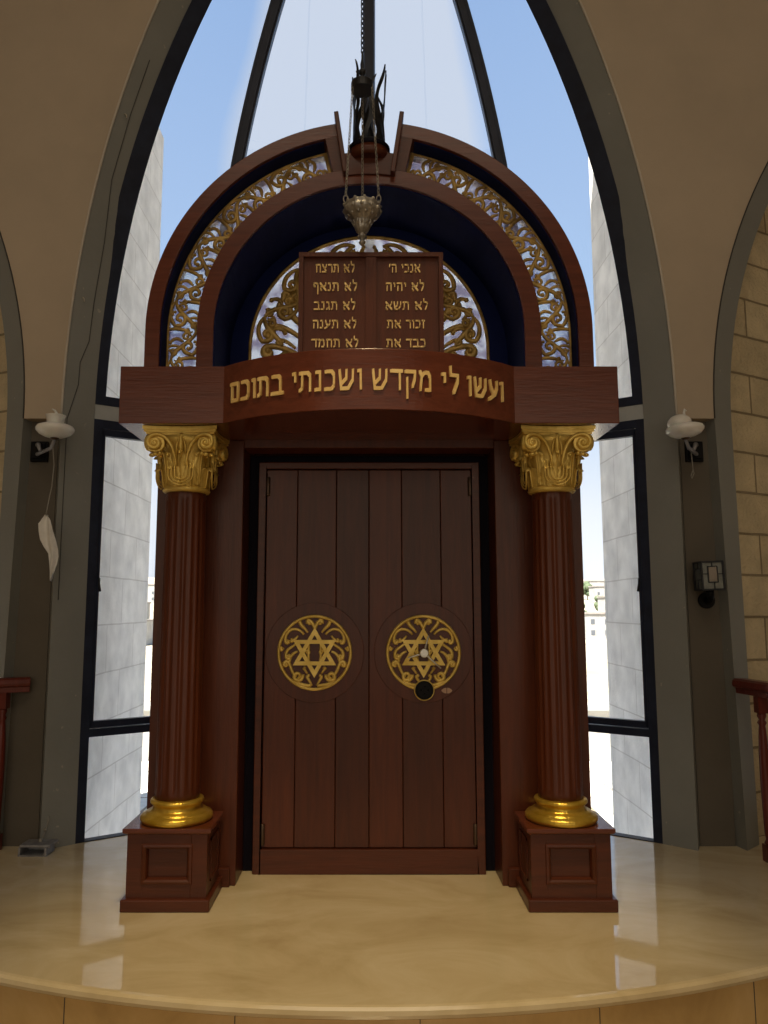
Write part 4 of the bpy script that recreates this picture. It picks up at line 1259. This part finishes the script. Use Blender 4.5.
# cable down the left jamb, and the little hooks
m = MB()
pts = []
for py, px in ((60, 148), (115, 132), (180, 118), (240, 97), (300, 92), (340, 90), (362, 87), (385, 78), (420, 75), (470, 72), (520, 66), (600, 62)):
    # a point on the splay between the wall plane and the glass
    z = at(px, py, 4.39)[2]; x0 = Xc(z)-.145*.45
    pts.append((-x0-.0, 4.39, z))
pts = [(p[0]+(.015 if i in (3, 4, 5) else (-.02 if i >= 8 else 0)), DW+.12*((Xc(p[2])+p[0]-(.0))/.145)*1.0, p[2]) for i, p in enumerate([(q_[0]+(.015 if i in (3, 4, 5) else (-.02 if i >= 8 else 0)), q_[1], q_[2]) for i, q_ in enumerate(pts)])]
pts = [(p[0], DW+.12*(Xc(p[2])+p[0])/.145-.004, p[2]) for p in pts]
m.tube(pts, .0022, 5)
tag(obj('cable', m, M_DARKWIRE, origin=pts[-1]), 'thin dark cable running down the left grey arch jamb', 'cable')
def hook(px, py, label):
    z = at(px, py, 4.37)[2]; x = -Xc(z)+.04; y = DW+.12*.04/.145
    m = MB(); m.tube([(x, y+.005, z), (x+.006, y-.015, z), (x+.016, y-.018, z-.010), (x+.018, y-.016, z-.026)], .0032, 6)
    tag(obj('hook', m, M_BEAD, origin=(x, y, z)), label, 'hook')
hook(128, 115, 'little pale hook high on the left arch jamb'); hook(88, 298, 'little pale hook on the left arch jamb at mid height')

# ------------------------------------------------------------------ railings
def railing(side, start, dirv, label):
    sx, sy = start
    n = 6
    root = thing('railing', (sx, sy, 0), label, 'railing')
    d = Vector((dirv[0], dirv[1], 0)).normalized(); Lr = 1.15
    a = Vector((sx, sy, 0)); b_ = a+d*Lr
    m = MB()
    side_ = Vector((d.y, -d.x, 0))
    # moulded handrail profile
    prof = [(-.028, .835), (.028, .835), (.030, .865), (.045, .872), (.050, .885), (.045, .905), (.030, .915), (-.030, .915), (-.045, .905), (-.050, .885), (-.045, .872), (-.030, .865)]
    m.loft([[a+side_*u+Vector((0, 0, v)) for u, v in prof], [b_+side_*u+Vector((0, 0, v)) for u, v in prof]], True, True, False)
    obj('handrail', m, M_REDWOOD, root, .003)
    off0 = .17 if side > 0 else .13
    for i in range(7):
        c = a+d*(off0+i*.155)
        m = MB(); h = .026
        m.box(c.x-h, c.x+h, c.y-h, c.y+h, 0, .085); m.box(c.x-h, c.x+h, c.y-h, c.y+h, .75, .838)
        m.lathe([(.020, .085), (.024, .095), (.015, .11), (.020, .14), (.024, .30), (.026, .42), (.025, .55), (.019, .66), (.016, .685), (.024, .70), (.015, .715), (.024, .735), (.020, .752)], (c.x, c.y, 0), 16)
        obj('baluster', m, M_REDWOOD, root, .0)
railing(1, (2.045, 4.325), (.15, -1), 'red-brown wooden balustrade at the right edge with turned balusters')
railing(-1, (-1.90, 4.395), (-.9, -.45), 'red-brown wooden balustrade at the left edge, its handrail ending in the recess')

# ------------------------------------------------------------------ light
w = bpy.data.worlds.new('sky'); SC.world = w; w.use_nodes = True; nt = w.node_tree; nt.nodes.clear(); L = nt.links
out = nt.nodes.new('ShaderNodeOutputWorld'); bg = nt.nodes.new('ShaderNodeBackground'); L.new(bg.outputs[0], out.inputs[0])
tc = nt.nodes.new('ShaderNodeTexCoord'); sp = nt.nodes.new('ShaderNodeSeparateXYZ'); L.new(tc.outputs['Generated'], sp.inputs[0])
cr = nt.nodes.new('ShaderNodeValToRGB'); L.new(sp.outputs['Z'], cr.inputs['Fac'])
E = cr.color_ramp.elements
E[0].position = 0.0; E[0].color = (1.15, 1.17, 1.2, 1); E[1].position = 1.0; E[1].color = (.16, .30, .62, 1)
for p, c in ((.12, (.95, 1.0, 1.08, 1)), (.26, (.58, .74, .97, 1)), (.36, (.46, .64, .92, 1)), (.48, (.41, .58, .88, 1)), (.66, (.34, .51, .83, 1))):
    e = E.new(p); e.color = c
# pale patch in the sky: u=x/y, v=z/y towards the view
def M_(op, a=None, b_=None, c=None):
    n = nt.nodes.new('ShaderNodeMath'); n.operation = op
    for i, q_ in enumerate((a, b_, c)):
        if q_ is None: continue
        if isinstance(q_, (int, float)): n.inputs[i].default_value = q_
        else: L.new(q_, n.inputs[i])
    return n.outputs[0]
ymax = M_('MAXIMUM', sp.outputs['Y'], .05)
u = M_('DIVIDE', sp.outputs['X'], ymax); v = M_('DIVIDE', sp.outputs['Z'], ymax)
nz = nt.nodes.new('ShaderNodeTexNoise'); nz.inputs['Scale'].default_value = 2.5; nz.inputs['Detail'].default_value = 4; L.new(tc.outputs['Generated'], nz.inputs['Vector'])
nn = M_('MULTIPLY_ADD', nz.outputs['Fac'], .10, -.05)
uu = M_('ABSOLUTE', M_('ADD', M_('ADD', u, nn), .012))
half = M_('MULTIPLY_ADD', M_('SUBTRACT', 1.15, v), .17, .10)       # wider lower down
dd = M_('DIVIDE', M_('SUBTRACT', half, uu), .03)
cl = M_('MULTIPLY', M_('MINIMUM', M_('MAXIMUM', dd, 0), 1), M_('MINIMUM', M_('MAXIMUM', M_('DIVIDE', sp.outputs['Y'], .3), 0), 1))
cl = M_('MULTIPLY', cl, .85)
mx = nt.nodes.new('ShaderNodeMixRGB'); L.new(cl, mx.inputs['Fac']); L.new(cr.outputs['Color'], mx.inputs['Color1']); mx.inputs['Color2'].default_value = (.62, .69, .82, 1)
L.new(mx.outputs[0], bg.inputs['Color']); bg.inputs['Strength'].default_value = 1.0

def area(name, loc, rot, sx, sy, power, col):
    l = bpy.data.lights.new(name, 'AREA'); l.shape = 'RECTANGLE'; l.size = sx; l.size_y = sy; l.energy = power; l.color = col
    o = bpy.data.objects.new(name, l); COL.objects.link(o); o.location = loc; o.rotation_euler = rot; return o
area('ceiling_fill_light', (0, -1.8, 7.6), (0, 0, 0), 5, 4, 95, (1, .86, .66))  # added overhead fill for the general room light, no lamp modelled
area('back_fill_light', (0, -4.9, 2.4), (radians(90), 0, 0), 9, 4.5, 95, (1, .88, .70))  # added fill in front of the closed wall, for unseen windows behind
l = bpy.data.lights.new('ceiling_spot', 'SPOT'); l.energy = 900; l.color = (1, .76, .40); l.spot_size = radians(28); l.spot_blend = .9; l.shadow_soft_size = .25
so = bpy.data.objects.new('ceiling_spot', l); COL.objects.link(so); so.location = (0, 1.0, 7.4)
so.rotation_euler = (Vector((0, 3.0, 0))-Vector((0, 1.0, 7.4))).to_track_quat('-Z', 'Y').to_euler()
l = bpy.data.lights.new('sun', 'SUN'); l.energy = 20; l.angle = radians(.5); l.color = (1, .95, .86)
so = bpy.data.objects.new('sun', l); COL.objects.link(so)
so.rotation_euler = Vector((.33, .38, -.95)).to_track_quat('-Z', 'Y').to_euler()

vs_ = SC.view_settings; vs_.view_transform = 'Standard'; vs_.look = 'None'; vs_.exposure = 0; vs_.gamma = 1; vs_.use_curve_mapping = False
for o in bpy.data.objects:
    if '_o' in o: del o['_o']
